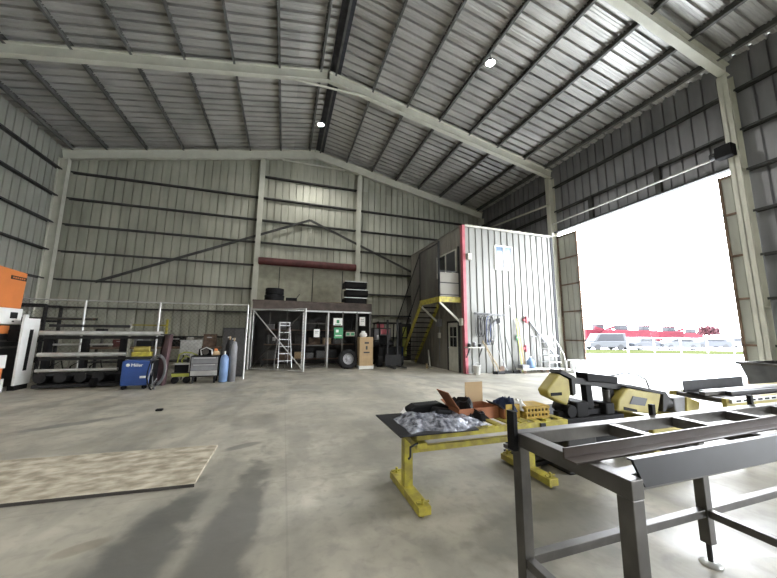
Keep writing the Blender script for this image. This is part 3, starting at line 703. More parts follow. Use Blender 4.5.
# pallet truck / forklift parked in the shadow
t = thing('forklift', 'dark forklift parked in shadow between the carton and the back door', 'forklift', (4.35, 14.5, 0))
B(0, 1.2, .0, 1.7, .25, .95).build('body', 'black', t, .06); B(.05, 1.15, 1.2, 1.9, .3, 1.25).build('counterweight', 'darkst', t, .1)
for x in (.06, 1.14):
    for yy in (.05, 1.2): MB().tube((x, yy, .9), (x, yy+(.15 if yy < 1 else -.1), 2.1), .035).build('guard_post', 'black', t)
B(.0, 1.2, .1, 1.25, 2.08, 2.14).build('roof_guard', 'black', t)
for x in (.35, .85): B(x-.04, x+.04, -.3, -.2, .05, 2.25).build('mast_rail', 'darkst', t)
B(.2, 1.0, -.38, -.32, .1, .6).build('carriage', 'darkst', t)
for x in (.3, .8): B(x, x+.12, -1.3, -.35, .06, .11).build('fork', 'darkst', t)
for x in (-.02, 1.02):
    for yy, rr in ((.2, .3), (1.45, .26)): MB().tube((x, yy, rr), (x+.2, yy, rr), rr, 24).build('wheel', 'rubber', t)
B(.35, .85, .6, 1.1, .95, 1.05).build('seat', 'black', t, .04); B(.35, .85, 1.05, 1.15, 1.0, 1.5).build('backrest', 'black', t, .04)
B(.1, .5, -.02, .08, 1.55, 1.8).build('work_light', 'red', t)
t = thing('red_jerrican', 'red fuel can on a dark cabinet in the shadow right of the forklift', 'can', (5.05, 17.15, 1.9))
B(0, .4, 0, .2, 0, .32).build('body', 'red', t, .03); MB().tube((.06, .1, .32), (.06, .1, .38), .03).build('cap', 'black', t)
t = thing('dark_cabinet', 'tall dark cabinet in the shadow beside the back door', 'cabinet', (4.7, 16.95, 0))
B(0, 1.1, 0, .6, 0, 1.9).build('body', 'cagedark', t); B(.03, .54, -.02, 0, .05, 1.85).build('door', 'greyplas', t); B(.56, 1.07, -.02, 0, .05, 1.85).build('door', 'greyplas', t)
B(.25, .45, -.03, -.02, 1.2, 1.5).build('notice', 'paper', t)
t = thing('blue_drum', 'dark blue drum on the floor between the forklift and the cabinet', 'drum', (5.9, 16.0, 0))
MB().lathe([(0, 0), (.28, 0), (.28, .3), (.295, .31), (.28, .32), (.28, .6), (.295, .61), (.28, .62), (.28, .88), (0, .88)], 24).build('body', 'blue', t); MB().lathe([(.29, .88), (.29, .9), (.0, .885)], 24).build('lid', 'black', t)

# ---------------------------------------------------------------- chain-link run on the left
def fence_run(a, b, posts, label):
    L_ = math.hypot(b[0]-a[0], b[1]-a[1]); t = thing('chain_link_fence', label, 'fence', (a[0], a[1], 0), math.atan2(b[1]-a[1], b[0]-a[0]))
    for q in posts: MB().tube((q, 0, 0), (q, 0, 2.55), .032).build('post', 'galv', t)
    MB().tube((0, 0, 2.55), (L_, 0, 2.55), .022).build('top_rail', 'galv', t)
    mesh_panel(MB(), lambda u, v: (u, 0, v), 0, L_, .05, 2.53, .13, .003).build('wire_mesh', 'greyst', t)
    return t
fence_run((-8.1, 12.5), (-1.25, 12.07), (.0, 2.1, 4.15, 6.86), 'chain-link fence with white posts behind the machines at left')

# ---------------------------------------------------------------- orange and white machine, long rack of bars
mc = thing('cutting_machine', 'tall orange and white cutting machine with black body at the left edge', 'machine', (-9.6, 10.2, 0))
B(0, 2.4, .1, 1.8, .05, 1.75).build('body', 'darkst', mc, .03)
B(0, 2.32, .0, .12, .05, 1.45).build('body_front', 'black', mc, .02)
MB().prism([(0, 2.2), (1.62, 2.2), (1.66, 3.24), (0, 3.34)], 0, 2.4, 'x').build('upper_cabinet', 'orange', mc, .03)
pl_ = B(2.4, 2.41, 1.08, 1.62, 3.0, 3.1).build('label_plate', 'darkst', mc)
mb = MB(); [mb.box(2.41, 2.414, 1.13+.075*i, 1.18+.075*i, 3.03, 3.07) for i in range(6)]; mb.build('label_mark', 'orange', pl_)
wb = B(0, 2.46, -.04, 1.6, 1.76, 2.2).build('control_box', 'white', mc, .02)
B(2.46, 2.47, 1.18, 1.42, 1.92, 2.09).build('screen', 'darkglass', wb); B(2.46, 2.47, 1.27, 1.33, 1.82, 1.86).build('button', 'ink', wb)
B(0, 2.42, .02, 1.3, 1.5, 1.72).build('waist_band', 'orange', mc, .01)
B(2.42, 2.5, 1.68, 1.8, 1.85, 2.05).build('side_latch', 'white', mc, .01)
B(2.4, 2.75, .4, .85, .62, .95).build('lower_panel', 'white', mc); B(2.4, 2.72, .4, .83, .34, .62).build('lower_stripe', 'orange', mc); B(2.4, 2.75, .38, .88, 0, .34).build('plinth', 'white', mc)
for z in (1.1, 1.28): B(2.4, 2.44, .1, 1.7, z, z+.05).build('grey_rail', 'greyst', mc)
pn = thing('machine_door', 'white upright panel with a long black slot in front of the bar rack', 'panel', (-6.8, 11.25, 0))
MB().prism([(0, .13), (.56, .13), (.6, 1.93), (.0, 1.93)], 0, .06, 'x').build('panel', 'white', pn, .01); MB().prism([(.22, .5), (.34, .5), (.38, 1.62), (.25, 1.62)], .06, .066, 'x').build('slot', 'black', pn)
B(-.3, .0, .1, .5, 1.3, 1.6).build('hinge_box', 'black', pn); B(-.1, .05, .05, .5, .0, .13).build('foot', 'black', pn)

rk = thing('bar_rack', 'long low machine bed with steel rollers between white panel and plum frame', 'rack', (-6.6, 11.3, 0))
for z, x1, rr, mm, yy in ((1.53, 2.9, .065, 'galv', .0), (1.2, 1.55, .028, 'galv', .3), (.93, 2.0, .06, 'galv', .05), (.5, 1.85, .045, 'galv', .05)):
    MB().tube((.2, yy, z), (x1+.2, yy, z), rr, 14).build('roller', mm, rk)
for z, x1 in ((1.42, 2.9), (.82, 2.9), (.4, 1.9)): B(.2, x1+.2, .1, .2, z-.05, z+.02).build('side_beam', 'darkst', rk)
B(.2, 2.1, .3, .38, 1.7, 1.78).build('top_beam', 'darkst', rk)
for x in (.3, 1.15, 2.05): B(x-.06, x+.06, .12, .3, .1, 1.6).build('upright', 'black', rk)
B(.2, 2.1, -.02, .6, .04, .12).build('base_plate', 'darkst', rk); B(.2, 1.9, .35, .6, .12, .42).build('gearbox', 'black', rk, .03)
for x in (.3, .75, 1.2, 1.6): MB().tube((x, .05, .3), (x, .35, .3), .14, 18).build('drive_wheel', 'darkst', rk)
for x in (1.6,): MB().tube((x-.05, -.12, .16), (x+.05, -.12, .16), .13, 16).build('castor', 'black', rk)
for i, x in enumerate((.35, .8, 1.25)): MB().path([(x, .2, .2), (x+.1, .15, .6), (x+.3, .2, .75), (x+.4, .22, .3)], .018).build('hose', 'black', rk)
pf = thing('end_frame', 'plum brown upright end frame where the long rollers finish', 'frame', (-3.58, 11.28, 0))
mb = MB(); mb.prism([(-.04, 0), (.2, 0), (.27, 1.5), (.12, 1.5)], 0, .06, 'y'); mb.prism([(-.04, 0), (.0, 0), (.16, 1.5), (.12, 1.5)], -.0, .3, 'y'); mb.build('web', 'plum', pf)
mb = MB(); mb.prism([(.2, 0), (.235, 0), (.3, 1.5), (.265, 1.5)], -.1, .2, 'y'); mb.build('flange', 'plum', pf)
B(.05, .32, -.1, .25, 1.49, 1.53).build('top_plate', 'greyst', pf)
# yellow guard frame with the small yellow unit behind
t = thing('yellow_guard', 'thin yellow guard bar frame standing behind the long rack', 'guard', (-4.75, 12.35, 0))
for x in (0, 1.0): B(x-.03, x+.03, 0, .05, 0, 2.0).build('post', 'yellow' if x else 'cream', t)
B(0, 1.0, .01, .04, 1.78, 1.82).build('crossbar', 'yellow', t)
t = thing('yellow_motor', 'small yellow motor on the rack above the blue welder', 'motor', (-4.1, 11.15, .86))
B(-.1, .38, 0, .22, 0, .14).build('mount', 'yellow', t, .02); MB().tube((-.05, .1, .22), (.32, .1, .22), .09, 16).build('body', 'sawyellow', t); B(.0, .4, -.02, .25, .3, .46).build('cover', 'black', t, .02)

# blue welder
wd = thing('welding_machine', 'blue welding machine with white lettering on the floor by the plum frame', 'welder', (-4.2, 10.68, 0), .03)
MB().prism([(0, .1), (.66, .1), (.66, .76), (.06, .8), (0, .76)], 0, .5, 'y').build('case', 'blue', wd, .02)
text('Miller', .12, 'paper', wd, (.21, -.006, .62), (PI/2, 0, 0))
MB().lathe([(0, -.008), (.045, -.008), (.045, 0), (0, 0)], 20, 'y', (.14, 0, .66)).build('logo_disc', 'paper', wd)
B(.44, .58, -.006, 0, .3, .36).build('label', 'paper', wd); B(.66, .72, .04, .46, .12, .76).build('front_panel', 'black', wd)
B(.08, .6, .2, .26, .8, .86).build('lifting_handle', 'darkst', wd)
for x in (.08, .56): MB().tube((x, .02, .06), (x, .1, .06), .06, 14).build('wheel', 'black', wd)
for i in range(4):
    pts = [(.7+.05*math.sin(a*2+i)+.04*a, -.06-.05*i+.06*math.cos(a*3), .5-.45*math.sin(a/4*PI)**.8 + .1*i*math.cos(a)) for a in [k*.25 for k in range(15)]]
    MB().path(pts, .016).build('welding_cable', ('greyplas', 'black')[i % 2], wd)
t = thing('cable_coil', 'grey welding cable looped over the side of the plum frame', 'cable', (-3.42, 10.98, .5))
for i in range(3): MB().path([((.16+.03*i)*math.cos(a), -.03*i-.06, (.36+.04*i)*math.sin(a)) for a in [2*PI*k/24 for k in range(25)]], .014).build('loop', 'greyplas', t)

# lime pallet truck, board, tool chest and clutter behind the fence post
t = thing('platform_trolley', 'yellow-green platform trolley with black wheels beside the plum frame', 'trolley', (-3.25, 11.55, 0))
B(0, .5, 0, .4, .2, .3).build('deck', 'lime', t, .01); B(0, .5, 0, .05, .3, .33).build('lip', 'darkst', t)
for x in (.1, .42): MB().tube((x, .0, .1), (x, .08, .1), .1, 16).build('wheel', 'rubber', t)
MB().path([(.46, .05, .3), (.48, .05, .9), (.48, .36, .9), (.46, .36, .3)], .022).build('push_handle', 'galv', t)
tag(B(0, .45, 0, .35, 0, .04).build('steel_shelf', 'galv'), 'pale flat steel sheet resting on a box above the lime trolley', 'sheet').location = (-3.25, 11.6, .56)
tag(B(0, .4, 0, .32, 0, .25).build('parts_box', 'black', bevel=.01), 'black parts box standing on the lime trolley deck', 'box').location = (-3.2, 11.62, .31)
t = thing('white_board', 'pale blank board propped upright behind the tool chest', 'board', (-3.3, 12.35, .82)); B(0, .64, 0, .02, 0, .5).build('board', 'galv', t); B(-.02, .66, -.01, .03, .48, .5).build('frame', 'silver', t)
for x in (.1, .5): B(x, x+.03, .02, .05, -.82, 0).build('stand_leg', 'darkst', t)
t = thing('yellow_hose', 'tangled yellow-green hose draped in front of the pale board', 'hose', (-3.2, 11.85, .62))
MB().path([(.0, 0, -.02), (.05, -.05, .25), (.2, -.08, .32), (.38, -.05, .3), (.55, 0, .22), (.4, .05, .12), (.2, .03, .2), (.12, 0, .05), (.15, 0, -.02)], .02).build('hose', 'lime', t)
ch = thing('tool_chest', 'black and silver rolling tool chest with drawers, in front of the fence end', 'tool chest', (-2.72, 11.35, 0), .02)
B(0, .8, 0, .5, .2, .84).build('body', 'black', ch, .015)
for i, (z, h) in enumerate(((.24, .15), (.4, .2), (.61, .2))):
    d = B(.03, .77, -.02, 0, z, z+h).build('drawer', 'greyplas' if i else 'silver', ch, .006); B(.1, .7, -.045, -.02, z+h-.04, z+h-.015).build('handle', 'silver', d)
for x in (.1, .7):
    for yy in (.06, .44): MB().tube((x-.02, yy, .08), (x+.02, yy, .08), .08, 14).build('castor', 'rubber', ch); 
for x in (.1, .7): B(x-.03, x+.03, .03, .09, .1, .21).build('castor_fork', 'darkst', ch)
MB().path([(-.0, .05, .8), (-.08, .05, .85), (-.08, .45, .85), (0, .45, .8)], .015).build('side_handle', 'silver', ch)
t = thing('portable_grinder', 'black bench machine with pale guard sitting on the tool chest', 'machine', (-2.55, 11.5, .845))
B(0, .42, 0, .25, 0, .22).build('body', 'black', t, .03); MB().path([(.1, -.02, .02), (.06, -.02, .18), (.22, -.02, .26), (.38, -.02, .18), (.4, -.02, .02)], .02).build('guard', 'galv', t); MB().tube((.2, -.04, .12), (.2, .02, .12), .09, 18).build('wheel', 'greyst', t)
t = thing('orange_rag', 'crumpled orange and cream rag pile at the right end of the tool chest', 'rag', (-2.08, 11.6, .845)); MB().lathe([(0, 0), (.13, 0), (.14, .06), (.1, .13), (.04, .15), (0, .14)], 7).build('cloth', 'card', t); MB().lathe([(0, .13), (.05, .13), (.07, .17), (.03, .22), (0, .21)], 6).build('fold', 'orange', t)
t = thing('blue_gas_bottle', 'pale blue gas bottle standing at the right side of the tool chest', 'gas bottle', (-1.78, 11.45, 0))
MB().lathe([(0, .02), (.13, .02), (.13, .72), (.1, .82), (.04, .88), (0, .88)], 20).build('body', 'sky_blue', t); MB().tube((0, 0, .86), (0, 0, .98), .03).build('valve', 'galv', t)
for x, c, h, lab in ((-1.55, 'greyplas', 1.35, 'tall grey gas cylinder right of the pale blue bottle'), (-1.72, 'darkst', 1.4, 'dark gas cylinder behind the pale blue bottle')):
    t = thing('gas_cylinder', lab, 'gas cylinder', (x, 11.85 if c == 'darkst' else 11.6, 0)); MB().lathe([(0, 0), (.115, 0), (.115, h-.25), (.08, h-.1), (.035, h-.05), (0, h-.05)], 20).build('body', c, t); MB().tube((0, 0, h-.06), (0, 0, h+.06), .025).build('valve', 'card', t); B(-.07, .03, -.02, .02, h, h+.04).build('regulator', 'silver', t)
cb = thing('steel_cabinet', 'tall dark steel cabinet behind the last white fence post', 'cabinet', (-2.1, 12.75, 0))
B(0, .75, 0, .5, 0, 1.75).build('body', 'darkst', cb); B(.02, .37, -.02, 0, .1, 1.7).build('door', 'cagedark', cb); B(.39, .73, -.02, 0, .1, 1.7).build('door', 'cagedark', cb); B(.34, .36, -.04, -.02, .9, 1.0).build('handle', 'silver', cb)
bn = thing('workbench', 'long dark workbench with cluttered top against the back wall behind the fence', 'workbench', (-7.6, 15.9, 0))
B(0, 5.6, 0, .9, .86, .94).build('top', 'rust', bn)
for x in (.05, 1.9, 3.7, 5.5):
    for yy in (.05, .85): B(x-.04, x+.04, yy-.04, yy+.04, 0, .86).build('leg', 'darkst', bn)
B(0, 5.6, .05, .85, .3, .34).build('shelf', 'darkst', bn)
its = [('machine', 'bench_drill', 'darkst', .4, .75), ('box', 'tool_box', 'darkred', .5, .3), ('box', 'parts_bin', 'greyplas', .45, .4), ('vice', 'bench_vice', 'gunmetal', .3, .35), ('box', 'tool_box', 'black', .6, .45), ('tin', 'paint_tin', 'cream', .25, .4), ('box', 'parts_bin', 'rust', .5, .55), ('machine', 'bench_grinder', 'greyplas', .4, .4)]
cw = {'darkst': 'dark steel', 'darkred': 'dark red', 'greyplas': 'grey', 'gunmetal': 'dark grey', 'black': 'black', 'cream': 'cream', 'rust': 'brown'}
pos_ = ['at its left end', 'second from its left end', 'third along', 'before the middle', 'past the middle', 'two thirds along', 'near its right end', 'at its right end']
x = .15
for i, (cat, nm, c, w_, h_) in enumerate(its):
    t = thing(nm, '%s %s on the back workbench, %s' % (cw[c], nm.replace('_', ' '), pos_[i]), cat, (-7.6+x, 16.2, .942))
    if cat == 'machine': B(0, w_, 0, .3, 0, .08).build('base', c, t); MB().tube((w_/2, .2, .08), (w_/2, .2, h_), .04).build('column', 'greyst', t); B(.05, w_-.05, -.05, .28, h_*.65, h_).build('head', c, t, .03)
    elif cat == 'tin': MB().lathe([(0, 0), (.12, 0), (.12, h_), (0, h_)], 18).build('body', c, t); MB().lathe([(.11, h_), (.11, h_+.02), (0, h_+.02)], 18).build('lid', 'silver', t)
    elif cat == 'vice': B(0, w_, 0, .25, 0, .1).build('base', c, t); B(0, .12, .03, .22, .1, h_).build('jaw', c, t); B(.18, .3, .03, .22, .1, h_).build('jaw', c, t); MB().tube((.0, .12, .18), (.42, .12, .18), .02).build('screw', 'greyst', t)
    else: B(0, w_, 0, .32, 0, h_).build('case', c, t, .02); B(w_*.3, w_*.7, -.02, .0, h_*.7, h_*.78).build('handle', 'silver', t)
    x += w_+.25
rb = thing('steel_rack', 'dark open steel rack with bar stock behind the fence, near the corner column', 'rack', (-9.6, 14.2, 0))
for x in (0, 1.6):
    for yy in (0, .8): B(x-.04, x+.04, yy-.04, yy+.04, 0, 2.5).build('post', 'darkst', rb)
for z in (.5, 1.2, 1.9, 2.45): B(0, 1.6, 0, .06, z, z+.08).build('arm', 'darkst', rb); B(0, 1.6, .76, .82, z, z+.08).build('arm', 'darkst', rb)
for i in range(8):
    tag(MB().tube((0, 0, 0), (3.2, 0, 0), .03+.008*(i % 3), 10).build('steel_bar', ('greyst', 'rust', 'darkst')[i % 3]), 'long steel bar lying on the dark rack, ' + ['lower tier front', 'lower tier second', 'middle tier front', 'middle tier second', 'middle tier third', 'upper tier front', 'upper tier second', 'upper tier third'][i], 'bar', 'bars on the dark rack').location = (-9.9, 14.33+.16*(i % 3), (.63, .63, 1.33, 1.33, 1.33, 2.03, 2.03, 2.03)[i])
tag(B(0, .12, 0, .09, 0, .04).build('floor_scrap', 'black', bevel=.01), 'small black scrap lying alone on the concrete floor', 'scrap').location = (-2.38, 7.7, 0)

# ---------------------------------------------------------------- flat board on the floor
tag(MB().prism([(-3.28, 4.09), (-.81, 3.955), (-.80, 5.16), (-3.22, 5.32)], .002, .03, 'z').build('floor_board', 'ply'), 'big dusty board lying flat on the concrete floor', 'board')
MB().prism([(-3.29, 4.082), (-.80, 3.947), (-.80, 3.955), (-3.29, 4.09)], .001, .031, 'z').build('board_edge', 'plyedge', bpy.data.objects['floor_board'])
# ---------------------------------------------------------------- yellow stand
yt = thing('roller_stand', 'yellow steel infeed stand on two splayed feet, loaded with boxes', 'stand', (1.0, 2.75, 0))
for x, y0 in ((.25, -.05), (1.77, .03)):
    lg = B(x-.045, x+.045, .33, .42, .08, .60).build('leg', 'yellow', yt, .004)
    ft = B(x-.06, x+.06, y0, y0+.78, .03, .1).build('foot', 'yellow', yt, .004)
    for q in (.05, .73): MB().tube((x, y0+q, .0), (x, y0+q, .15), .014, 8).build('leveller', 'yellow', ft); MB().tube((x-.06, y0+q, .12), (x+.06, y0+q, .12), .01, 6).build('handle', 'yellow', ft)
for yy in (.0, .66): B(.2, 1.98, yy, yy+.05, .635, .69).build('side_rail', 'yellow', yt, .003)
B(.29, 1.8, .35, .40, .40, .46).build('lower_beam', 'yellow', yt, .003)
for x in (.25, 1.77): B(x-.05, x+.05, .0, .7, .56, .61).build('cross_member', 'yellow', yt)
for i in range(11): B(.26+.16*i, .335+.16*i, .02, .69, .69, .705).build('slat', 'yellow', yt)
MB().path([(.2, -.01, .62), (.12, -.03, .6), (.12, -.03, .52), (.10, -.03, .5)], .01).build('clamp_lever', 'darkst', yt)
B(1.6, 1.66, -.02, .0, .62, .68).build('stop', 'darkst', yt)
pl = thing('dark_plate', 'thin dark steel plate lying across the left end of the yellow stand', 'plate', (0, 0, 0))
MB().prism([(1.0, 2.66), (1.78, 2.64), (1.95, 3.42), (1.0, 3.42)], .708, .718, 'z').build('sheet', 'plate', pl)
# crumpled wrap
def crumple(x0, x1, y0, y1, z, h, nx=26, ny=18, seed=3):
    rn = random.Random(seed); vs = []; fs = []
    g = [[rn.random() for _ in range(12)] for _ in range(12)]
    def n2(u, v):
        a, b = u*10, v*8; i, j = int(a), int(b); fa, fb = a-i, b-j
        return (g[i][j]*(1-fa)+g[i+1][j]*fa)*(1-fb) + (g[i][j+1]*(1-fa)+g[i+1][j+1]*fa)*fb
    for j in range(ny+1):
        for i in range(nx+1):
            u, v = i/nx, j/ny; e = min(1, 5*min(u, 1-u, v, 1-v))
            vs.append((x0+(x1-x0)*u+.03*(rn.random()-.5), y0+(y1-y0)*v+.02*(rn.random()-.5)+.05*math.sin(u*9), z+.003+h*e*(.25+.75*n2(u, v))))
    for j in range(ny):
        for i in range(nx): k = j*(nx+1)+i; fs.append((k, k+1, k+nx+2, k+nx+1))
    return MB().add(vs, fs)
wr = crumple(1.12, 1.95, 2.68, 3.2, .718, .10).build('plastic_wrap', 'plastic'); tag(wr, 'crumpled clear plastic wrap lying on the dark plate', 'plastic wrap')
wr = crumple(1.3, 1.62, 3.28, 3.45, .718, .09, 14, 10, 8).build('plastic_wrap', 'white'); tag(wr, 'small white crumpled plastic behind the black pouch', 'plastic wrap')
t = thing('black_pouch', 'black folded tool pouch lying on the plastic wrap', 'pouch', (1.3, 3.14, .76))
MB().prism([(0, 0), (.42, .0), (.46, .05), (.36, .10), (.06, .09), (-.02, .05)], 0, .16, 'y').build('body', 'black', t, .02); MB().prism([(.2, .0), (.38, -.03), (.42, .05), (.24, .08)], -.14, 0, 'y').build('flap', 'black', t, .02)
t = thing('black_sheet', 'black cloth slumped between the pouch and the open carton', 'cloth', (0, 0, 0)); crumple(1.72, 2.05, 2.95, 3.3, .715, .12, 16, 12, 11).build('cloth', 'black', t)
def open_box(name, label, loc, rz, L_, D2, H_, m_, flaps):
    t = thing(name, label, 'carton', loc, rz); b_ = MB()
    for a in ((0, L_, 0, D2, 0, .006), (0, L_, 0, .006, 0, H_), (0, L_, D2-.006, D2, 0, H_), (0, .006, 0, D2, 0, H_), (L_-.006, L_, 0, D2, 0, H_)): b_.box(*a)
    b_.build('box', m_, t)
    for (a, b2, up_, m2) in flaps:
        a = Vector(a); b2 = Vector(b2); u = Vector(up_); nrm = (b2-a).cross(u).normalized()*.006
        vs = [a, b2, b2+u, a+u]; vs = vs + [v+nrm for v in vs]
        MB().add(vs, [(0, 1, 2, 3), (7, 6, 5, 4), (0, 4, 5, 1), (1, 5, 6, 2), (2, 6, 7, 3), (3, 7, 4, 0)]).build('flap', m2, t)
    return t
open_box('open_carton', 'open red-brown carton with its tall flap standing up on the yellow stand', (1.76, 2.95, .706), .04, .50, .28, .12, 'card_red',
    [((.26, .28, .12), (.50, .28, .12), (.01, .01, .22), 'card'), ((0, 0, .12), (0, .24, .12), (-.12, .02, .17), 'card_red'), ((0, .28, .12), (.2, .28, .12), (0, .1, .03), 'card_red')])
t = thing('black_jacket', 'black bundled cloth heaped in the open red-brown carton', 'cloth', (1.9, 3.09, .715))
crumple(-.14, .15, -.11, .14, .0, .23, 12, 10, 21).build('heap', 'black', t)
crumple(-.03, .2, -.2, -.06, .0, .12, 9, 6, 5).build('sleeve', 'black', t)
open_box('open_carton', 'small open tan carton between the red-brown one and the yellow crate', (2.27, 2.9, .706), -.05, .20, .26, .10, 'card_red',
    [((0, 0, .10), (0, .24, .10), (-.06, .0, .05), 'darkst'), ((.20, 0, .0), (.02, -.01, .0), (-.0, 0, .15), 'ochre')])
t = thing('blue_gloves', 'blue and white gloves heaped on the small tan carton', 'gloves', (2.38, 3.0, .81))
crumple(-.1, .1, -.1, .1, -.03, .16, 14, 10, 4).build('glove', 'navy', t)
crumple(.02, .24, -.1, .06, -.03, .12, 14, 10, 9).build('glove', 'paper', t)
t = thing('yellow_crate', 'yellow slatted crate with black bands at the right end of the stand', 'crate', (2.50, 2.84, .706), -.05)
B(.01, .30, .01, .24, 0, .12).build('box', 'gunmetal', t)
mb = MB()
for i in range(7): mb.box(.01+.045*i, .03+.045*i, -.004, .01, 0, .125); mb.box(-.004, .01, .01+.035*i, .027+.035*i, 0, .125)
for z in (0, .05, .10): mb.box(0, .31, -.006, .01, z, z+.02); mb.box(-.006, .01, 0, .25, z, z+.02)
mb.box(0, .31, 0, .25, .118, .126); mb.build('slats', 'ochre', t)
# small pallet of black blocks below
pt = thing('scrap_pallet', 'small stack of dark steel offcuts on bearers under the yellow stand', 'offcuts', (2.93, 3.22, 0), .1)
for i in range(3): B(0, .38, .0, .5, .03+.07*i, .075+.07*i).build('layer', 'darkst' if i % 2 == 0 else 'greyst', pt); 
B(.02, .1, 0, .5, 0, .03).build('bearer', 'wood', pt); B(.28, .36, 0, .5, 0, .03).build('bearer', 'wood', pt)

# ---------------------------------------------------------------- band saw
bs = thing('band_saw', 'yellow horizontal band saw with black bow and vice behind the grey frame', 'band saw', (2.95, 2.97, 0))
MB().prism([(0, .95), (.03, .88), (.3, .765), (.37, .90), (.36, 1.07), (.21, 1.14)], .02, .17, 'y').build('idler_housing', 'sawyellow', bs, .02)
MB().prism([(.2, 1.15), (.37, 1.08), (.38, .88), (.42, .9), (.43, 1.1), (.24, 1.18)], .0, .18, 'y').build('housing_rim', 'gunmetal', bs)
B(.06, .22, .012, .02, .89, .925).build('grip_slot', 'black', bs)
MB().prism([(.36, 1.10), (1.5, .94), (1.48, .86), (.38, 1.02)], .06, .16, 'y').build('bow_beam', 'gunmetal', bs, .01)
MB().prism([(.66, 1.13), (1.19, 1.07), (1.18, .98), (.67, 1.03)], .03, .2, 'y').build('guide_box', 'black', bs, .01)
for (a, b_) in (((.68, 1.02), (.78, 1.0)), ((1.04, .97), (1.16, .95))):
    MB().prism([(a[0], a[1]), (b_[0], b_[1]), (b_[0]+.02, b_[1]-.32), (a[0]+.02, a[1]-.32)], .08, .16, 'y').build('guide_arm', 'black', bs, .005)
MB().bar((.35, .1, .80), (1.15, .1, .68), .004, .03).build('blade', 'greyst', bs)
hs = MB().prism([(1.1, .79), (1.28, .93), (1.90, .83), (1.79, .57), (1.07, .66)], -.02, .2, 'y').build('drive_housing', 'sawyellow', bs, .02)
MB().prism([(1.26, .95), (1.33, .97), (1.98, .85), (2.04, .76), (1.93, .60), (1.88, .6), (1.92, .82)], -.03, .21, 'y').build('housing_rim', 'gunmetal', hs)
MB().prism([(1.35, .83), (1.61, .785), (1.55, .695), (1.28, .735)], -.028, -.02, 'y').build('panel', 'screen', hs)
MB().prism([(1.17, .71), (1.4, .66), (1.4, .63), (1.17, .67)], -.026, -.02, 'y').build('grip_slot', 'black', hs)
MB().prism([(2.25, .74), (2.5, .75), (2.78, .66), (2.72, .50), (2.27, .50)], .05, .35, 'y').build('gearbox', 'greyplas', bs, .02)
MB().prism([(2.5, .75), (2.78, .66), (2.72, .50), (2.46, .50)], .03, .06, 'y').build('gearbox_cover', 'sawyellow', bs, .01)
MB().tube((2.1, .15, .68), (2.28, .15, .66), .09, 16).build('motor', 'gunmetal', bs)
MB().path([(1.2, .2, 1.05), (1.4, .22, 1.06), (1.62, .24, 1.08), (1.85, .24, 1.05), (2.0, .22, .98), (2.03, .2, .84)], .013).build('hydraulic_hose', 'greyplas', bs)
B(.1, 1.2, .0, .7, .56, .62).build('bed', 'black', bs, .01)
B(.42, .62, .0, .25, .62, .80).build('vice_jaw', 'black', bs, .02); B(.9, 1.05, .0, .25, .62, .76).build('vice_jaw', 'black', bs, .02)
MB().bar((.2, .1, .66), (1.5, .1, .66), .08, .06).build('vice_slide', 'black', bs); MB().tube((.35, .0, .7), (.35, .2, .7), .07, 16).build('hand_wheel', 'black', bs)
MB().prism([(.34, .78), (.55, .62), (.40, .62), (.3, .7)], .06, .26, 'y').build('pivot_bracket', 'gunmetal', bs)
B(.25, .7, .0, .6, .0, .56).build('base_cabinet', 'gunmetal', bs, .02); B(1.7, 2.3, .0, .6, .0, .54).build('base_cabinet', 'sawyellow', bs, .02)
B(.7, 1.7, .05, .55, .2, .38).build('coolant_tray', 'black', bs, .02); B(.45, 2.3, .55, .6, .3, .56).build('rear_panel', 'gunmetal', bs)
MB().tube((1.05, .1, .62), (1.05, .1, .9), .04, 12).build('hydraulic_cylinder', 'greyst', bs)

# ---------------------------------------------------------------- outfeed conveyor and things on it
cv = thing('roller_conveyor', 'long yellow roller conveyor running right from the band saw', 'conveyor', (5.75, 2.72, 0))
for yy in (0, .62):
    B(0, 3.9, yy, yy+.05, .62, .76).build('side_rail', 'sawyellow', cv, .003)
for i in range(19): MB().tube((.12+.2*i, .05, .71), (.12+.2*i, .62, .71), .038, 12).build('roller', 'greyst', cv)
for x in (.3, 1.9, 3.6):
    for yy in (.025, .645): B(x-.04, x+.04, yy-.03, yy+.03, 0, .62).build('leg', 'sawyellow', cv)
B(.3, 3.6, .3, .35, .2, .26).build('tie_bar', 'sawyellow', cv)
mb = MB(); mb.box(0, 3.8, 0, .03, 0, .05)
pf_ = mb.build('perforated_strip', 'galv', cv); pf_.location = (.05, -.035, .70)
for i in range(22): B(.1+.17*i, .2+.17*i, -.004, 0, .014, .036).build('slot', 'black', pf_)
def angle(name, label, a, b_, leg, t_=.012, m_='darkst', flip=1, cat='steel angle'):
    a = Vector(a); b_ = Vector(b_); t = thing(name, label, cat, a); d = b_-a; L_ = d.length; t.rotation_euler = (0, -math.asin(d.z/L_), math.atan2(d.y, d.x))
    mb = MB(); mb.box(0, L_, -t_/2, t_/2, 0, leg); mb.box(0, L_, -leg*1.3 if flip > 0 else 0, 0 if flip > 0 else leg*1.3, 0, t_)
    mb.build('profile', m_, t); return t
angle('steel_angle', 'short black steel angle standing on the roller conveyor beside the saw', (5.8, 3.22, .755), (7.5, 3.3, .755), .17)
for i, (yy, c) in enumerate(((3.0, 'greyst'), (3.1, 'galv'), (2.9, 'darkst'))):
    o = MB().box(0, 3.8, -.035, .035, 0, .05).build('steel_tube', c); o.location = (5.8+.2*i, yy, .75); tag(o, ('dull grey', 'pale galvanised', 'dark')[i] + ' square steel tube lying on the roller conveyor', 'steel tube')
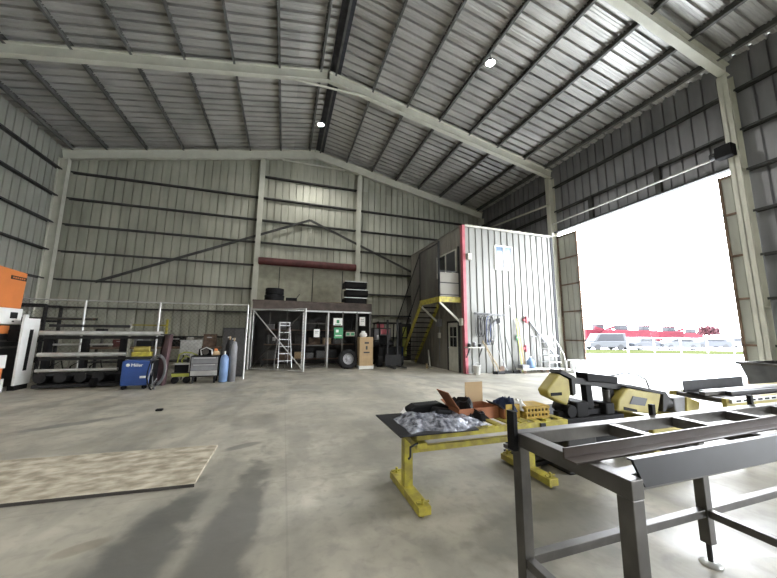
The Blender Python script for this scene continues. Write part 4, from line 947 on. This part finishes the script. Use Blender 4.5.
# dumpster
bn = thing('tipping_skip', 'grey steel tipping skip standing by the right door post', 'skip', (10.75, 3.0, 0))
def frus(x0, x1, y0, y1, z0, z1, dx0, dy):
    return MB().add([(x0+dx0, y0+dy, z0), (x1, y0+dy, z0), (x1, y1-dy, z0), (x0+dx0, y1-dy, z0), (x0, y0, z1), (x1, y0, z1), (x1, y1, z1), (x0, y1, z1)], [(0, 1, 2, 3), (0, 4, 5, 1), (1, 5, 6, 2), (2, 6, 7, 3), (3, 7, 4, 0)])
frus(0, 1.6, 0, 1.75, .12, .96, .25, .15).build('hopper', 'binmat', bn)
mb = MB(); mb.box(-.04, 1.6, -.04, .03, .92, .98); mb.box(-.04, 1.6, 1.72, 1.79, .92, .98); mb.box(-.04, .03, -.04, 1.79, .92, .98); mb.box(1.57, 1.64, -.04, 1.79, .92, .98); mb.build('rim', 'greyst', bn)
for yy in (.35, 1.25): B(.3, 1.5, yy, yy+.16, 0, .13).build('fork_channel', 'darkst', bn)
MB().prism([(.35, .35), (1.0, .35), (1.2, .8), (.2, .8)], -.02, .1, 'y').build('side_rib', 'greyplas', bn)

# ---------------------------------------------------------------- grey steel frame table in front
ft = thing('steel_frame_table', 'large bare grey steel frame table with open crossbars in the foreground', 'table', (1.33, .95, 0))
TL = 3.7; z1 = 1.03; z0 = .955; s_ = .07
B(0, TL, .62, .69, z0, z1).build('top_rail', 'greyst', ft, .004); B(.07, TL-.07, .05, .12, z0, z1-.003).build('top_rail', 'greyst', ft, .004)
B(0, .07, .0, .62, z0, z1).build('end_rail', 'greyst', ft, .004); B(TL-.07, TL, .07, .62, z0, z1).build('end_rail', 'greyst', ft, .004)
for i in range(5): x = .74+.62*i; B(x-.03, x+.03, .07, .62, z0+.005, z1-.004).build('crossbar', 'greyst', ft, .003)
for x in (.035, 1.63, TL-.035):
    for yy in (.035, .655):
        lg = B(x-.033, x+.033, yy-.033, yy+.033, .14, z0).build('leg', 'greyst', ft, .004)
        MB().tube((x, yy, .02), (x, yy, .16), .016, 10).build('leveller', 'darkst', lg); MB().lathe([(0, 0), (.065, 0), (.06, .012), (.03, .02), (0, .022)], 20, 'z', (x, yy, 0)).build('foot_pad', 'galv', lg)
B(.07, TL-.07, .63, .68, .32, .37).build('lower_rail', 'greyst', ft, .003)
for x in (.035, 1.63, TL-.035): B(x-.025, x+.025, .07, .62, .32, .37).build('lower_tie', 'greyst', ft, .003)
for x in (.0, ): B(-.03, .0, .63, .69, .93, 1.15).build('stop_peg', 'black', ft, .003)
for x in (1.27, 2.5): B(x-.018, x+.018, .69, .72, .97, 1.10).build('stop_peg', 'black', ft, .003)
a1 = angle('steel_angle', 'long rust-tinged steel angle lying along the open crossbars', (1.25, 1.19, 1.034), (4.9, 1.27, 1.034), .05, .007, 'rustplate')
b1 = thing('steel_channel', 'heavy dark steel flat bar on edge along the near side of the table', 'steel bar', (1.40, .985, .955))
MB().prism([(0, .135), (.06, .02), (3.4, 0), (3.4, .135)], 0, .012, 'y').build('web', 'plate', b1); MB().box(0, 3.4, .012, .026, .128, .135).build('flange', 'plate', b1)
sp = thing('spanner', 'small spanner lying on the floor under the grey table', 'spanner', (2.35, 2.0, .006), .2)
MB().bar((0, 0, 0), (.22, 0, 0), .02, .01).build('shaft', 'galv', sp); MB().tube((.24, 0, -.006), (.24, 0, .01), .025, 12).build('jaw', 'darkst', sp)

# ---------------------------------------------------------------- yard outside
ya = -R(18.35); e1 = Vector((math.cos(ya), math.sin(ya), 0)); e2 = Vector((-math.sin(ya), math.cos(ya), 0))
def yd(px, d, z=-.06): q = Vector((math.sin(R(18.35)), math.cos(R(18.35)), 0))*d + e1*((px-388.5)*d/314.0); return (q.x, q.y, z)
g = MB(); q0 = Vector(yd(560, 29)); 
g.add([q0, q0+e1*28, q0+e1*28+e2*7, q0+e2*7], [(0, 1, 2, 3)])
go = g.build('grass_verge', 'grass'); go['kind'] = 'structure'; go.location.z = .03
t = thing('yard_fence', 'pale tubular fence along the yard verge beyond the open doorway', 'fence', yd(627, 31), ya)
for i in range(5): MB().tube((2.6*i, 0, 0), (2.6*i, 0, 1.45), .06, 8).build('post', 'white', t)
for z in (.5, 1.4): MB().tube((0, 0, z), (10.4, 0, z), .04, 6).build('rail', 'white', t)
def car(loc, rz, m_, label, van=False):
    t = thing('parked_van' if van else 'parked_car', label, 'van' if van else 'car', loc, rz)
    body = [(0, .35), (.05, .8), (.9, .95), (1.6, 1.0), (3.9, 1.0), (4.3, .9), (4.35, .4), (4.2, .3), (.1, .28)]
    MB().prism(body, 0, 1.75, 'y').build('body', m_, t, .08)
    top = [(1.0, .95), (1.6, 1.45), (3.2, 1.48), (3.9, 1.0)] if not van else [(.5, .93), (1.1, 1.85), (4.2, 1.9), (4.3, .95)]
    cabn = MB().prism(top, .12, 1.63, 'y').build('cab', m_, t, .05)
    s = .82; cx_ = sum(a for a, _ in top)/4; cz_ = sum(b for _, b in top)/4
    MB().prism([(cx_+(a-cx_)*s, cz_+(b-cz_)*s) for a, b in top], .1, 1.65, 'y').build('side_window', 'tintglass', cabn)
    for x in (.85, 3.45):
        for yy in (-.02, 1.55): MB().tube((x, yy, .32), (x, yy+.22, .32), .32, 20).build('wheel', 'tyre', t)
    return t
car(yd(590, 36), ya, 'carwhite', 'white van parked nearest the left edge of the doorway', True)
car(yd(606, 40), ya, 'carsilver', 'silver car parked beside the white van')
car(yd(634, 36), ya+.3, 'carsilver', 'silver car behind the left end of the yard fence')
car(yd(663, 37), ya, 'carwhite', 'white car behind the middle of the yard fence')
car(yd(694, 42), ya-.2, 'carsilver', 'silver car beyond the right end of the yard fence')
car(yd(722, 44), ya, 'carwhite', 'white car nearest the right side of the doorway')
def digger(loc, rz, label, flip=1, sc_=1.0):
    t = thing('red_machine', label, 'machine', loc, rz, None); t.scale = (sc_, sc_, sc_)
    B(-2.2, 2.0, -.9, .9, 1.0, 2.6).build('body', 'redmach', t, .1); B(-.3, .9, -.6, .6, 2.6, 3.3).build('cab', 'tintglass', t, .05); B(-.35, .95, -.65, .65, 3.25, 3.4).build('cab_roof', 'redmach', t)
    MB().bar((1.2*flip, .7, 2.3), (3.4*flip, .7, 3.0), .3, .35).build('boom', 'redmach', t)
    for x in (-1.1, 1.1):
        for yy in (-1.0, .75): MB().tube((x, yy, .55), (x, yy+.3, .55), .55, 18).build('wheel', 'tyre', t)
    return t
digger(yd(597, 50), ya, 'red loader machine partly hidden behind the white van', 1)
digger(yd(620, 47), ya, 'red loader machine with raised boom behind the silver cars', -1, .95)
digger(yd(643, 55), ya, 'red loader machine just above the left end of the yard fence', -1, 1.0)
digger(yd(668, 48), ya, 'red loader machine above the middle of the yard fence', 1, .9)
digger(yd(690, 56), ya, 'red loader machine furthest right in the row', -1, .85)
t = thing('red_tree', 'small bright red tree standing out against the white sky', 'tree', yd(709.5, 44))
MB().tube((0, 0, 0), (.1, 0, 2.4), .1, 8, .06).build('trunk', 'rust', t)
lf = MB(); rn = random.Random(5)
for i in range(420):
    a = rn.random()*2*PI; rr = math.sqrt(rn.random()); zc = rn.random()
    c = Vector((1.5*rr*math.cos(a)+.1, 1.1*rr*math.sin(a), 1.75+zc*1.5*(1-.5*rr)+.25*rr)); w_ = .16+.12*rn.random()
    n_ = Vector((rn.random()-.5, rn.random()-.5, rn.random()-.5)).normalized(); u = n_.orthogonal().normalized(); v = n_.cross(u)
    lf.add([c-u*w_, c-v*w_*.6, c+u*w_, c+v*w_*.6], [(0, 1, 2, 3)])
lf.build('foliage', 'redleaf', t)
lp = thing('street_lamp', 'thin pale street lamp beyond the yard, above the cars', 'street lamp', yd(628, 52)); MB().tube((0, 0, 0), (0, 0, 9.6), .07, 8, .05).build('pole', 'white', lp); MB().bar((0, 0, 9.6), (-1.3, 0, 9.8), .1).build('arm', 'white', lp); B(-1.7, -1.1, -.12, .12, 9.75, 9.87).build('lamp_head', 'greyplas', lp)
